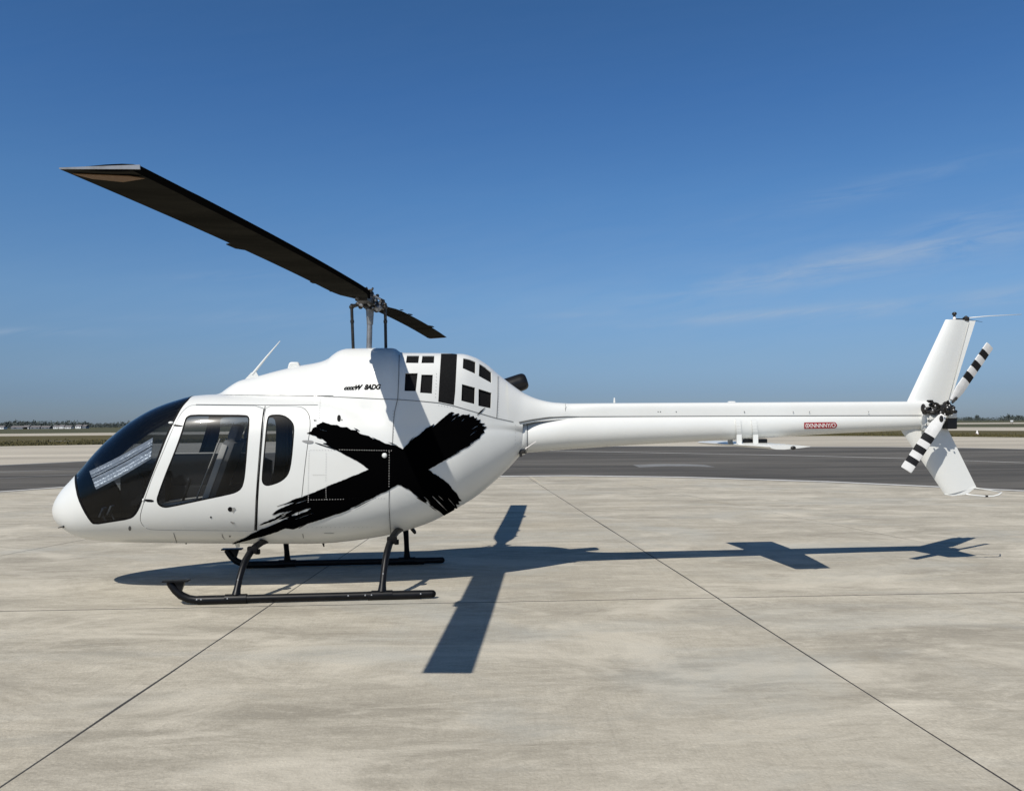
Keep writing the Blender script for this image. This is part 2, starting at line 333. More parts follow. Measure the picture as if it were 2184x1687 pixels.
q1 = curve([(1400, 908.5), (1750, 906.2), (2184, 903.6), (2500, 901.5)], 700, 1); q2 = curve([(1400, 905.6), (1750, 903.5), (2184, 900.9), (2500, 899)], 700, 1)
strip('far_runway', q1, q2, -0.03, M['concrete_far'])
tag(strip('edge_line', off(near_e, -0.55), off(near_e, 0.0), 0.011, M['line']))
tag(strip('edge_line', off(far_e, -0.1), off(far_e, 1.3), 0.011, M['line_dim']))
l1 = curve([(-300, 1018), (0, 1007.5), (150, 1001), (520, 986)], 2); strip('lane_line', off(l1, -0.17), off(l1, 0.17), 0.011, M['line_dim'])
l2 = curve([(-300, 1035), (0, 1021), (130, 1014), (520, 1001)], 2); strip('lane_line', off(l2, -0.14), off(l2, 0.14), 0.011, M['line_dim'])
l3 = curve([(1200, 962), (1450, 967), (1700, 972), (1950, 979), (2184, 987.5), (2500, 1001)], 60); strip('lane_line', off(l3, -0.2), off(l3, 0.2), 0.011, M['line'])
l4 = curve([(1365, 995.5), (1420, 993.5), (1470, 993.5), (1512, 995)], 0.1); strip('worn_patch', off(l4, -0.45), off(l4, 1.25), 0.009, M['line_dim'])

# concrete slabs: joints follow the lines seen in the photograph
apron = mesh_obj('apron', [(-48, -14, -0.002), (48, -14, -0.002), (48, 30, -0.002), (-48, 30, -0.002)], [(0, 1, 2, 3)], M['filler'], smooth=False); tag(apron, kind='structure')
def gl(a, b):
    p, q = gnd(*a), gnd(*b); s = (q.x-p.x)/(q.y-p.y); return lambda y: p.x+s*(y-p.y)
JA = gl((4, 1676), (575, 1291)); JB = gl((2180, 1687), (1200, 1065)); JD = gl((0, 1185), (178, 1151)); JE = gl((1384, 1040), (2184, 1199))
cols = [lambda y, k=k: JD(y)-4.6*k for k in (7, 6, 5, 4, 3, 2, 1)]+[JD, JA, JB, JE]+[lambda y, k=k: JE(y)+5.0*k for k in (1, 2, 3, 4, 5)]
CA, CB = gnd(0, 1303), gnd(2184, 1262); csl = (CB.y-CA.y)/(CB.x-CA.x)
crow = lambda x, o: CA.y+csl*(x-CA.x)+o
rows = [-20.0, -9.5, 0.0, 26.0]
ymax = lambda x: min(float(np.interp(x, [p[0] for p in near_e], [p[1] for p in near_e]))+0.6, 29.5)
for ci in range(len(cols)-1):
    for ri in range(len(rows)-1):
        ga = 0.0035 if not (0 < ci < len(cols)-2) else 0.005
        pts = []
        def corner(fc, ro, sx, sy):
            y = 7.5
            for _ in range(12): y = (crow(fc(y), ro) if ro < 20 else ymax(fc(y)))
            g1 = {7: .008, 8: 0.0065, 9: 0.0085, 10: 0.007}.get(cols.index(fc), 0.003)
            return Vector((fc(y)+sx*g1, y+sy*0.013, 0))
        l, r = cols[ci], cols[ci+1]
        a = corner(l, rows[ri], 1, 1); b = corner(r, rows[ri], -1, 1); c_ = corner(r, rows[ri+1], -1, -1); d = corner(l, rows[ri+1], 1, -1)
        P = []
        for u_, v_, n_ in ((a, b, 1), (b, c_, 14), (c_, d, 1), (d, a, 14)):
            for i in range(n_):
                q = u_.lerp(v_, i/n_)
                if n_ > 1 and 0 < i: q.x += random.uniform(-.005, .005)
                P.append(q)
        n = len(P); b_ = 0.003; cen = sum(P, Vector())/n
        top = [p+(cen-p).normalized()*b_ for p in P]
        v = [(p.x, p.y, -0.028) for p in P]+[(p.x, p.y, -0.004) for p in P]+[(p.x, p.y, 0.0) for p in top]
        f = [(i, (i+1) % n, n+(i+1) % n, n+i) for i in range(n)]+[(n+i, n+(i+1) % n, 2*n+(i+1) % n, 2*n+i) for i in range(n)]+[tuple(range(2*n, 3*n))]
        mesh_obj('concrete_slab', v, f, M['concrete'], apron, smooth=False)
# pale sealant left on the far end of the right-hand joint
sp = [gnd(1092, 992), gnd(1152, 1030)]
q = MB(); dd = (sp[1]-sp[0]).normalized(); nn = Vector((dd.y, -dd.x, 0))
q.prism([sp[0]-nn*0.03+Vector((0, 0, .001)), sp[1]-nn*0.012+Vector((0, 0, .001)), sp[1]+nn*0.012+Vector((0, 0, .001)), sp[0]+nn*0.03+Vector((0, 0, .001))], (0, 0, 0.004)); q.obj('joint_sealant', M['sealant'], apron)

# ------------------------------------------------------------------ the hull surface
U0 = 0.6
def u2x(u): u = np.asarray(u, float); return -3.325+np.where(u < U0, u*u/(2*U0), u-U0/2)
def x2u(x): x = np.asarray(x, float)+3.325; return np.where(x < U0/2, np.sqrt(np.maximum(x, 0)*2*U0), x+U0/2)
def prof(tab):
    xs = x2u(np.array([t[0] for t in tab])); ys = np.array([t[1] for t in tab]); return lambda u: pchip(xs, ys, np.clip(u, xs[0], xs[-1]))
P_zc = prof([(-3.325, .80), (-3.1, .83), (-2.8, .92), (-2.3, 1.10), (-1.8, 1.2), (0, 1.25), (.8, 1.36), (1.3, 1.50), (1.7, 1.55)])
P_zb = prof([(-3.325, .80), (-3.301, .712), (-3.257, .655), (-3.158, .585), (-3.016, .515), (-2.839, .478), (-2.58, .458), (-1.99, .443), (-1.23, .424), (-.51, .41), (-.2, .43), (.2, .482), (.52, .562), (.73, .64), (.88, .722), (1.04, .806), (1.2, .91), (1.35, 1.03), (1.515, 1.178), (1.66, 1.335)])
P_zr = prof([(-3.325, .80), (-3.3, .895), (-3.256, .969), (-3.169, 1.075), (-3.099, 1.14), (-2.95, 1.292), (-2.818, 1.438), (-2.629, 1.612), (-2.421, 1.768), (-2.202, 1.885), (-1.978, 1.962), (-1.831, 1.998), (-1.581, 2.014), (-.54, 2.015), (.32, 1.99), (.754, 1.94), (1.296, 1.85), (1.66, 1.76)])
P_w = prof([(-3.325, 0), (-3.30, .125), (-3.22, .25), (-3.08, .375), (-2.9, .48), (-2.6, .585), (-2.2, .67), (-1.8, .715), (-1.2, .735), (-.3, .735), (.2, .725), (.6, .68), (.95, .59), (1.25, .46), (1.5, .32), (1.66, .215)])
P_nu = prof([(-3.325, 2.0), (-2.9, 2.1), (-2.4, 2.35), (-1.9, 2.8), (-1.2, 3.0), (0, 3.0), (.8, 2.7), (1.66, 2.1)])
P_nl = prof([(-3.325, 2.0), (-2.8, 2.2), (-1.8, 2.6), (-.5, 2.6), (.5, 2.3), (1.2, 2.1), (1.66, 2.0)])
P_ct = prof([(-1.70, 1.93), (-1.62, 1.97), (-1.581, 2.007), (-1.487, 2.085), (-1.353, 2.165), (-1.235, 2.193), (-.937, 2.273), (-.737, 2.319), (-.52, 2.36), (-.436, 2.39), (-.375, 2.44), (-.309, 2.481), (-.234, 2.502), (.07, 2.507), (.26, 2.503), (.31, 2.49), (.35, 2.455), (.40, 2.446), (.7, 2.446), (1.016, 2.440), (1.145, 2.409), (1.3, 2.32), (1.403, 2.232), (1.559, 2.112), (1.715, 2.007), (1.872, 1.944), (2.03, 1.912), (2.2, 1.900)])
P_cw = prof([(-1.7, .30), (-1.5, .40), (-1.1, .50), (-.5, .57), (-.25, .60), (.1, .67), (.32, .70), (.6, .66), (.95, .575), (1.25, .445), (1.5, .32), (1.66, .25), (1.9, .18), (2.2, .145)])
P_cn = prof([(-1.7, 2.6), (-1.0, 2.6), (-.45, 2.4), (-.2, 2.6), (.2, 3.0), (.45, 3.9), (1.0, 3.6), (1.3, 2.9), (1.7, 2.6), (2.2, 2.6)])
# the tables were measured on a plane 0.13 m behind the hull's centre: bring them to the true one
TXA = np.linspace(-3.6, 7.0, 400); TXB = 0.9855*TXA+0.0227+0.034*np.clip((-2.7-TXA)/0.6, 0, 1)
def tx(x): return np.interp(x, TXA, TXB)
def itx(x): return np.interp(x, TXB, TXA)
def tz(z): return 1.68+(np.asarray(z, float)-1.68)*0.9855
def itz(z): return 1.68+(z-1.68)/0.9855
V0, V1 = -math.pi/2, math.pi/2
def surf(u, v):
    u = np.maximum(np.asarray(u, float), 1e-4); v = np.asarray(v, float)
    zc = P_zc(u); w = np.maximum(P_w(u), 1e-5); c = np.maximum(np.cos(v), 1e-9); s = np.sin(v)
    h = np.maximum(np.where(s >= 0, P_zr(u)-zc, zc-P_zb(u)), 1e-5); n = np.where(s >= 0, P_nu(u), P_nl(u)); a = np.abs(s)
    r = ((c/w)**n+(a/h)**n)**(-1/n)
    x = u2x(u); hc = np.maximum(P_ct(u)-zc, 1e-3); m = P_cn(u)
    rc = ((c/P_cw(u))**m+(a/hc)**m)**(-1/m)
    rc = rc-0.10*np.clip(1-s/0.40, 0, 1)**1.5
    rc = np.where((s > 0) & (x > -1.70), rc, 0)
    k = 0.035; q = np.maximum(k-np.abs(r-rc), 0)/k*np.clip(s/0.3, 0, 1)
    R = np.maximum(r, rc)+q*q*k*0.25*(x > -1.70)
    # swept intake hollow on each side of the mast fairing
    bell = np.exp(-((x-0.13)/0.20)**2)*np.exp(-((v-0.86)/0.22)**2)
    R = R-0.035*bell*(s > 0)
    bulge = np.exp(-((x+0.50)/0.42)**2)*np.exp(-((v-0.80)/0.10)**2); R = R+0.018*bulge
    return np.stack([tx(x), -R*np.cos(v), tz(zc+R*s)], -1)
def surfn(u, v):
    e = 2e-3
    u = np.clip(u, 0.012, 5.28); vv = np.asarray(v, float)
    du = surf(u+e, vv)-surf(u-e, vv)
    va = np.clip(vv, V0+3e-3, V1-3e-3)
    dv = surf(u, va+e)-surf(u, va-e)
    n = np.cross(dv, du); n /= np.linalg.norm(n, axis=-1, keepdims=True)+1e-12
    g = surf(u, vv); sgn = np.sign((n*(g-np.stack([g[..., 0], 0*g[..., 0], tz(P_zc(u))], -1))).sum(-1)); sgn[sgn == 0] = 1
    n *= sgn[..., None]
    edge = np.abs(np.abs(vv)-math.pi/2) < 1e-3
    n[edge, 1] = 0; n /= np.linalg.norm(n, axis=-1, keepdims=True)+1e-12
    return n
UEND = float(x2u(1.66))
gu = np.linspace(0.01, UEND, 260); gv = np.linspace(V0, V1, 150)
GU, GV = np.meshgrid(gu, gv, indexing='ij'); GP = surf(GU, GV).reshape(-1, 3); nv = len(gv)
bvh = BVHTree.FromPolygons([Vector(p) for p in GP], [(i*nv+j, (i+1)*nv+j, (i+1)*nv+j+1, i*nv+j+1) for i in range(len(gu)-1) for j in range(nv-1)])
R3 = HI.to_3x3()
def hit(px, py):
    d = (R3 @ ray(px, py)).normalized(); h = bvh.ray_cast(EYEL, d)
    if h[0] is None:
        # off the outline: take the nearest point of the hull to the ray
        t = -(EYEL.y)/d.y; q = bvh.find_nearest(EYEL+d*(t-0.1)); p = q[0]
    else: p = h[0]
    u = float(x2u(itx(p.x))); zc = float(P_zc(np.array([u]))[0]); return (u, math.atan2(itz(p.z)-zc, max(-p.y, 1e-6)))
VS = 0.75   # metres per radian, so that (u, v*VS) is roughly isometric
def uvpoly(pts, step=3.0, closed=True):
    return [(u, v*VS) for u, v in (hit(*p) for p in resample(pts, step, closed))]
def inside(P, poly):
    poly = np.asarray(poly); x, y = P[:, 0], P[:, 1]; r = np.zeros(len(P), bool); j = len(poly)-1
    for i in range(len(poly)):
        xi, yi = poly[i]; xj, yj = poly[j]
        if yi != yj:
            c = ((yi > y) != (yj > y)) & (x < (xj-xi)*(y-yi)/(yj-yi)+xi); r ^= c
        j = i
    return r
def inset(poly, d):
    p = np.asarray(poly); a = 0.5*np.sum(p[:, 0]*np.roll(p[:, 1], -1)-np.roll(p[:, 0], -1)*p[:, 1]); sg = 1 if a > 0 else -1
    t = np.roll(p, -1, 0)-np.roll(p, 1, 0); t /= np.linalg.norm(t, axis=1, keepdims=True)+1e-9
    n = np.stack([-t[:, 1], t[:, 0]], 1)*sg; return [tuple(q) for q in p+n*d]
def cdt(polys, ub, vb, du, dv):
    us = np.linspace(ub[0], ub[1], max(2, int((ub[1]-ub[0])/du)+1)); vsn = np.linspace(vb[0], vb[1], max(2, int((vb[1]-vb[0])/dv)+1))
    A, B = np.meshgrid(us, vsn, indexing='ij'); pts = [Vector(p) for p in np.stack([A.ravel(), B.ravel()], 1)]; edges = []
    for poly in polys:
        b = len(pts); n = len(poly); pts += [Vector(p) for p in poly]; edges += [(b+i, b+(i+1) % n) for i in range(n)]
    r = delaunay_2d_cdt(pts, edges, [], 0, 1e-6)
    return np.array([tuple(p) for p in r[0]]), np.array([tuple(f) for f in r[2]])
def clampuv(V): return np.clip(V[:, 0], 0.002, UEND), np.clip(V[:, 1]/VS, V0, V1)
def shell(name, V, T, mats, parent, off=0.0, thick=0.0, side=-1, both=False):
    """a patch of the hull: outer skin with true surface normals, optional inner skin and rim"""
    used = np.unique(T); remap = -np.ones(len(V), int); remap[used] = np.arange(len(used)); V = V[used]; T = remap[T]
    u, v = clampuv(V); P = surf(u, v); N = surfn(u, v); n = len(V)
    vert = []; faces = []; ln = []; mi = []
    for sg in ((1, -1) if both else ((1,) if side < 0 else (-1,))):
        m = np.array([1, sg, 1]); Po = (P+N*off)*m; No = N*m; b = len(vert)
        vert += list(Po)
        # orientation
        t0 = T
        fn = np.cross(Po[T[:, 1]]-Po[T[:, 0]], Po[T[:, 2]]-Po[T[:, 0]]); flip = (fn*No[T[:, 0]]).sum(1) < 0
        TT = T.copy(); TT[flip] = TT[flip][:, ::-1]
        for t in TT: faces.append((b+t[0], b+t[1], b+t[2])); ln += [No[t[0]], No[t[1]], No[t[2]]]; mi.append(0)
        if thick > 0:
            c = len(vert); vert += list(Po-No*thick)
            for t in TT: faces.append((c+t[2], c+t[1], c+t[0])); ln += [-No[t[2]], -No[t[1]], -No[t[0]]]; mi.append(1)
            ed = {}
            for t in TT:
                for i in range(3):
                    e = (t[i], t[(i+1) % 3]); 
                    if (e[1], e[0]) in ed: del ed[(e[1], e[0])]
                    else: ed[e] = 1
            for (i, j) in ed:
                if both and abs(Po[i][1]) < 1e-4 and abs(Po[j][1]) < 1e-4: continue
                faces.append((b+i, c+i, c+j, b+j)); e = Po[j]-Po[i]; nn_ = np.cross(No[i], e); nn_ = -nn_/(np.linalg.norm(nn_)+1e-9); ln += [nn_]*4; mi.append(0)
    return mesh_obj(name, vert, faces, mats, parent, True, mi, ln)
def drape(name, polys, m, parent, off=0.004, holes=(), d=0.035, seamless=True):
    pl = [uvpoly(p, 2.0) for p in polys]; hl = [uvpoly(p, 2.0) for p in holes]
    a = np.concatenate([np.asarray(p) for p in pl]); V, T = cdt(pl+hl, (a[:, 0].min(), a[:, 0].max()), (a[:, 1].min(), a[:, 1].max()), d, d)
    c = V[T].mean(1); k = np.zeros(len(T), bool)
    for p in pl: k |= inside(c, p)
    for p in hl: k &= ~inside(c, p)
    return shell(name, V, T[k], m, parent, off)
def ribbon_pts(pts, step=3.0):
    q = [hit(*p) for p in resample(pts, step)]; u = np.array([a[0] for a in q]); v = np.array([a[1] for a in q]); return surf(u, v), surfn(u, v)
def seam(mb, pts, w=0.004, off=0.004, sides=(1,)):
    P, N = ribbon_pts(pts); n = len(P); t = np.gradient(P, axis=0); b = np.cross(N, t); b /= np.linalg.norm(b, axis=1, keepdims=True)+1e-9
    v = list(P+b*w/2+N*off)+list(P-b*w/2+N*off); mb.add(v, [(i, i+1, n+i+1, n+i) for i in range(n-1)])
def rivets(mb, pts, gap=0.022, r=0.0036, off=0.004):
    P, N = ribbon_pts(pts, 1.0); s = np.concatenate([[0], np.cumsum(np.linalg.norm(np.diff(P, axis=0), axis=1))])
    for d in np.arange(0, s[-1], gap):
        p = np.array([np.interp(d, s, P[:, i]) for i in range(3)]); nn_ = np.array([np.interp(d, s, N[:, i]) for i in range(3)]); nn_ /= np.linalg.norm(nn_)
        a = np.cross(nn_, [0.1, 0.2, 1]); a /= np.linalg.norm(a); bb = np.cross(nn_, a)
        mb.add([p+nn_*(off+0.0015)]+[p+nn_*off+r*(a*math.cos(t)+bb*math.sin(t)) for t in np.arange(6)*math.pi/3], [(0, 1+i, 1+(i+1) % 6) for i in range(6)])

heli = empty('helicopter', (HX, HY, 0), YAW)
tag(heli, 'white helicopter with a black brushstroke cross on its side, standing on the concrete apron', 'helicopter')

# outlines traced in the photograph and laid on the hull
FD = chaikin([c4(*p) for p in [(600, 196), (660, 192), (1000, 195), (1384, 200), (1366, 320), (1340, 600), (1300, 1100), (1283, 1500), (1281, 1520), (1262, 1521), (700, 1516), (230, 1512), (130, 1496), (78, 1440), (66, 1370), (88, 1280), (125, 1160), (205, 930), (305, 700), (400, 470), (460, 350), (520, 250)]], 1)
FW = chaikin([c4(*p) for p in [(560, 315), (620, 292), (900, 295), (1180, 296), (1218, 312), (1229, 355), (1210, 560), (1187, 860), (1172, 990), (1145, 1075), (1085, 1118), (1000, 1142), (700, 1204), (400, 1270), (320, 1279), (262, 1250), (243, 1200), (252, 1150), (332, 930), (430, 690), (500, 500), (538, 360)]], 1)
RD = chaikin([c4(*p) for p in [(1394, 202), (1600, 203), (1760, 207), (1830, 245), (1865, 320), (1868, 440), (1835, 650), (1800, 950), (1780, 1160), (1755, 1330), (1680, 1440), (1500, 1500), (1305, 1513), (1297, 1495), (1315, 1100), (1352, 600), (1380, 320)]], 1)
RW = chaikin([c4(*p) for p in [(1412, 330), (1432, 302), (1480, 292), (1560, 293), (1620, 315), (1680, 370), (1700, 430), (1692, 560), (1672, 780), (1648, 900), (1610, 962), (1540, 1012), (1440, 1045), (1390, 1045), (1358, 1015), (1351, 960), (1374, 700), (1398, 430)]], 1)
WSp = resample(chaikin([c1(*p) for p in [(1045, 187), (1010, 225), (985, 262), (950, 330), (900, 430), (850, 560), (780, 740), (722, 890), (700, 950), (668, 1002), (628, 1026), (500, 1046), (380, 1065), (350, 1040), (300, 960), (262, 872), (248, 800)]], 1, False), 3.0)
ws = [(float(x2u(-1.80)), V1*VS+0.05)]+[(float(x2u(-1.81)), V1*VS*0.93)]+[(a, b*VS) for a, b in (hit(*p) for p in WSp)]+[(float(x2u(-3.085)), V1*VS*0.88), (float(x2u(-3.088)), V1*VS+0.05)]
wsp = [ws[0]]
for a, b in zip(ws, ws[1:]+ws[:1]):
    k = max(1, int(math.hypot(a[0]-b[0], a[1]-b[1])/0.03)); wsp += [(a[0]+(b[0]-a[0])*i/k, a[1]+(b[1]-a[1])*i/k) for i in range(1, k+1)]
ws = wsp[:-1]
GR = [[(1027, 228), (1152, 228), (1143, 305), (1016, 303)], [(1185, 230), (1307, 230), (1303, 305), (1175, 305)], [(1010, 410), (1137, 408), (1118, 592), (1001, 590)], [(1175, 423), (1292, 425), (1283, 617), (1161, 608)],
      [(1603, 255), (1665, 268), (1730, 292), (1728, 415), (1598, 358)], [(1768, 312), (1835, 352), (1893, 400), (1893, 510), (1762, 437)], [(1590, 520), (1726, 557), (1720, 725), (1583, 690)], [(1760, 568), (1893, 610), (1887, 768), (1758, 742)]]
BAND = [(1376, 207), (1541, 207), (1532, 400), (1522, 600), (1508, 735), (1347, 702), (1355, 550), (1365, 380)]
uFD, uFW, uRD, uRW = (uvpoly(p) for p in (FD, FW, RD, RW))
uGR = [uvpoly([g3(*p) for p in q], 2.0) for q in GR]; uB = uvpoly([g3(*p) for p in BAND], 2.0)
iFD, iRD = inset(uFD, 0.0075), inset(uRD, 0.006)
fFW, fRW, fWS = inset(uFW, 0.014), inset(uRW, 0.012), inset(ws, 0.022)
polys = [uFD, uRD, iFD, iRD, uFW, uRW, fFW, fRW, ws, fWS, uB]+uGR
V, T = cdt(polys, (0.004, UEND), (V0*VS, V1*VS), 0.045, 0.045)
C = V[T].mean(1)
ok = (C[:, 1] < V1*VS-1e-6) & (C[:, 1] > V0*VS+1e-6); V[:, 1] = np.clip(V[:, 1], V0*VS, V1*VS)
keep = ok & ~((V[T][:, :, 1] >= V1*VS-1e-7).all(1)) & ~((V[T][:, :, 1] <= V0*VS+1e-7).all(1)); T = T[keep]; C = C[keep]
I = lambda p: inside(C, p)
mFD, mRD, mFW, mRW, mWS, mB = I(uFD), I(uRD), I(uFW), I(uRW), I(ws), I(uB)
mG = np.zeros(len(T), bool)
for g in uGR: mG |= I(g)
body = T[~(mFD | mRD | mWS | mG | mB)]
hull = shell('fuselage', V, body, [M['white'], M['liner']], heli, 0, 0.010, both=True)
for sd, lab in ((-1, None), (1, None)):
    d1 = shell('front_door', V, T[I(iFD) & ~mFW], [M['white'], M['liner']], heli, 0.0015, 0.012, sd)
    shell('window_frame', V, T[mFW & ~I(fFW)], [M['rubber'], M['rubber']], d1, 0.0005, 0.008, sd)
    shell('window_pane', V, T[I(fFW)], [M['glass']], d1, -0.003, 0, sd)
    d2 = shell('rear_door', V, T[I(iRD) & ~mRW], [M['white'], M['liner']], heli, 0.0015, 0.012, sd)
    shell('window_frame', V, T[mRW & ~I(fRW)], [M['rubber'], M['rubber']], d2, 0.0005, 0.008, sd)
    shell('window_pane', V, T[I(fRW)], [M['glass']], d2, -0.003, 0, sd)
    if sd < 0: door1, door2 = d1, d2
    for g in uGR: shell('intake_grille', V, T[I(g)], [M['screen'], M['screen']], heli, -0.018, 0.003, sd)
    shell('engine_band', V, T[mB], [M['screen'], M['screen']], heli, -0.003, 0.006, sd)
wsf = shell('windscreen', V, T[mWS & ~I(fWS) & (C[:, 1] < V1*VS-0.0)], [M['rubber'], M['rubber']], heli, 0.0005, 0.01, both=True)
shell('windscreen_pane', V, T[I(fWS)], [M['screen_glass']], wsf, -0.002, 0, both=True)
# door seals: dark rubber lying under the gaps
for up, nm in ((uFD, 'door_seal'), (uRD, 'door_seal')):
    o_, i_ = inset(up, -0.012), inset(up, 0.016)
    a = np.asarray(o_); V2, T2 = cdt([o_, i_], (a[:, 0].min(), a[:, 0].max()), (a[:, 1].min(), a[:, 1].max()), 0.05, 0.05); c_ = V2[T2].mean(1)
    for sd in (-1, 1): shell(nm, V2, T2[inside(c_, o_) & ~inside(c_, i_)], [M['rubber']], heli, -0.0135, 0, sd)
# dark strip laid on the skin, standing for the wide shadow gap between the doors
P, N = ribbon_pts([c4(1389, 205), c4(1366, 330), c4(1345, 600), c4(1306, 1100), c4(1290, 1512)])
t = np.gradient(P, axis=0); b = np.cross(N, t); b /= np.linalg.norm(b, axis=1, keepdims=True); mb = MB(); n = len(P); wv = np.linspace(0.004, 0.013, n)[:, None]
mb.add(list(P+b*wv+N*0.0035)+list(P-b*wv*0.4+N*0.0035), [(i, i+1, n+i+1, n+i) for i in range(n-1)]); mb.obj('shadow_gap_strip', M['rubber'], heli, auto=False)
# windscreen centre post
us = np.linspace(float(x2u(-3.08)), float(x2u(-1.81)), 60); P = surf(us, np.full(60, V1)); mb = MB()
mb.add([p+np.array([0, s*0.016, 0.003-(0.014 if k else 0)]) for k in (0, 1) for s in (-1, 1) for p in P], [(i, i+1, 61+i, 60+i) for i in range(59)]+[(120+i, 180+i, 181+i, 121+i) for i in range(59)]+[(i, 120+i, 121+i, i+1) for i in range(59)]+[(60+i, 61+i, 181+i, 180+i) for i in range(59)])
mb.obj('centre_post', M['rubber'], wsf)

# ------------------------------------------------------------------ painted cross, with dry-brush ends
def brush(a, b, wa, wb, nseg=60, rough_=3.0, ends=(1, 1), tatter=26):
    """a stroke from a to b in photo pixels: long sides slightly ragged, ends torn into bristle streaks"""
    a, b = Vector(a), Vector(b); d = (b-a).normalized(); nrm = Vector((-d.y, d.x)); L = (b-a).length; out = []
    r = random.Random(int(a.x*3+b.y)); 
    def side(sg):
        pts = []; ph = r.uniform(0, 6)
        for i in range(nseg+1):
            s = i/nseg; w = wa+(wb-wa)*s; e = rough_*(0.35*math.sin(s*9+ph)+r.uniform(-0.6, 0.6)); pts.append(a+d*(L*s)+nrm*sg*(w/2+e))
        return pts
    def end(p, sg, w, k):
        # from the +side to the -side
        m = 17; pts = []
        for i in range(1, m):
            f = 1-2*i/m; q = p+nrm*(w/2*f); L_ = tatter*k*(r.uniform(0.2, 1.0) if i % 2 else r.uniform(-0.8, 0.1)); pts.append(q+d*sg*L_)
        return pts
    S1 = side(1); S2 = side(-1); poly = S1+end(b, 1, wb, ends[1])+S2[::-1]+end(a, -1, wa, ends[0])[::-1]
    return [tuple(p) for p in poly]
def sliver(p, q, w):
    p, q = Vector(p), Vector(q); d = (q-p).normalized(); n = Vector((-d.y, d.x)); k = 9; up = []; dn = []
    for i in range(k+1):
        s = i/k; ww = w*math.sin(math.pi*min(1, s*0.9+0.08))**0.7*random.uniform(0.6, 1.1)/2; c = p.lerp(q, s); up.append(tuple(c+n*ww)); dn.append(tuple(c-n*ww))
    return up+dn[::-1]
def rag(pts, amp, step=3.0):
    q = resample(pts, step, True); return [(x+random.uniform(-amp, amp), y+random.uniform(-amp, amp)) for x, y in q]
X_main = [c2(*p) for p in [(192, 795), (222, 782), (232, 760), (255, 752), (258, 738), (300, 718), (330, 726), (360, 738), (400, 738), (425, 752), (470, 755), (500, 772), (540, 775), (560, 798), (620, 815), (655, 835), (700, 845), (740, 868), (790, 878), (825, 884), (862, 908),
    (900, 868), (940, 830), (975, 808), (1010, 778), (1025, 762), (1062, 742), (1085, 728), (1072, 752), (1120, 712), (1160, 678), (1182, 658), (1205, 645), (1222, 650), (1205, 678), (1232, 662), (1262, 655), (1250, 680), (1285, 662), (1305, 668), (1335, 662), (1328, 682), (1358, 672), (1368, 690), (1385, 684), (1378, 705), (1410, 700), (1402, 722), (1440, 728), (1420, 742), (1452, 752), (1430, 775), (1438, 790), (1412, 808), (1400, 832), (1365, 850), (1330, 878), (1290, 905), (1245, 930), (1200, 962), (1150, 990), (1100, 1020), (1046, 1050),
    (1075, 1075), (1105, 1092), (1150, 1122), (1185, 1150), (1215, 1190), (1245, 1220), (1258, 1250), (1276, 1268), (1252, 1272), (1262, 1295), (1235, 1292), (1250, 1325), (1222, 1318), (1228, 1348), (1200, 1345), (1190, 1376), (1170, 1362), (1150, 1372), (1122, 1345), (1098, 1330), (1072, 1310), (1060, 1302), (1035, 1268), (1020, 1282), (985, 1258), (965, 1240), (930, 1212), (905, 1188), (880, 1180), (850, 1162), (828, 1158), (800, 1172),
    (762, 1196), (730, 1212), (700, 1222), (650, 1252), (600, 1272), (550, 1300), (500, 1320), (440, 1350), (395, 1362), (300, 1398), (210, 1425), (150, 1445), (100, 1468), (40, 1462), (-37, 1492), (-110, 1515), (-187, 1535), (-250, 1552), (-300, 1565), (-335, 1572), (-318, 1560), (-247, 1528), (-200, 1500), (-157, 1480), (-120, 1462), (-60, 1440), (0, 1408), (60, 1392), (-20, 1400), (-100, 1430), (-150, 1442), (-110, 1418), (-40, 1392), (10, 1362), (60, 1345), (0, 1352), (-60, 1368), (-20, 1335), (30, 1312), (100, 1282), (60, 1288), (20, 1302), (90, 1262), (160, 1240), (250, 1206), (300, 1185), (350, 1160), (430, 1130), (500, 1100), (560, 1078), (622, 1050),
    (585, 1018), (540, 990), (480, 960), (425, 930), (380, 905), (335, 882), (300, 868), (330, 862), (300, 838), (262, 830), (250, 815), (222, 808)]]
Xp = [rag(X_main, 0.5, 3.5)]
for p, q_, w in [((1385, 668), (1441, 616), 12), ((190, 797), (260, 790), 10), ((246, 862), (420, 920), 9), ((-20, 1308), (200, 1240), 8), ((395, 1364), (500, 1325), 8), ((1140, 1180), (1272, 1262), 8), ((1225, 652), (1110, 718), 8), ((1300, 905), (1376, 848), 5),
                 ((1210, 955), (1275, 920), 5), ((520, 1322), (640, 1262), 5), ((640, 1250), (755, 1190), 5), ((560, 782), (520, 760), 9), ((648, 826), (700, 850), 6), ((820, 880), (760, 858), 6), ((905, 860), (940, 822), 6), ((960, 1245), (1035, 1290), 8), ((1048, 1300), (1100, 1340), 6), ((860, 1158), (930, 1205), 4), ((-52, 1372), (60, 1322), 6), ((-150, 1500), (-60, 1470), 4), ((130, 1462), (215, 1415), 6)]:
    Xp.append(sliver(c2(*p), c2(*q_), w*0.5*0.56875*1.1))
Xh = [sliver(c2(*p), c2(*q_), w*0.303) for p, q_, w in [((-120, 1462), (62, 1382), 14), ((84, 1372), (218, 1322), 20), ((1070, 1235), (1180, 1345), 7), ((1110, 1230), (1150, 1268), 4), ((-40, 1412), (40, 1368), 6), ((10, 1372), (90, 1335), 5), ((100, 1402), (240, 1352), 3), ((110, 1290), (190, 1262), 5), ((1240, 680), (1200, 712), 4), ((1300, 690), (1270, 715), 3), ((1392, 740), (1345, 770), 4), ((1378, 780), (1330, 815), 3), ((280, 770), (330, 782), 3), ((1180, 1250), (1232, 1310), 4), ((1010, 1240), (1060, 1285), 4)]]
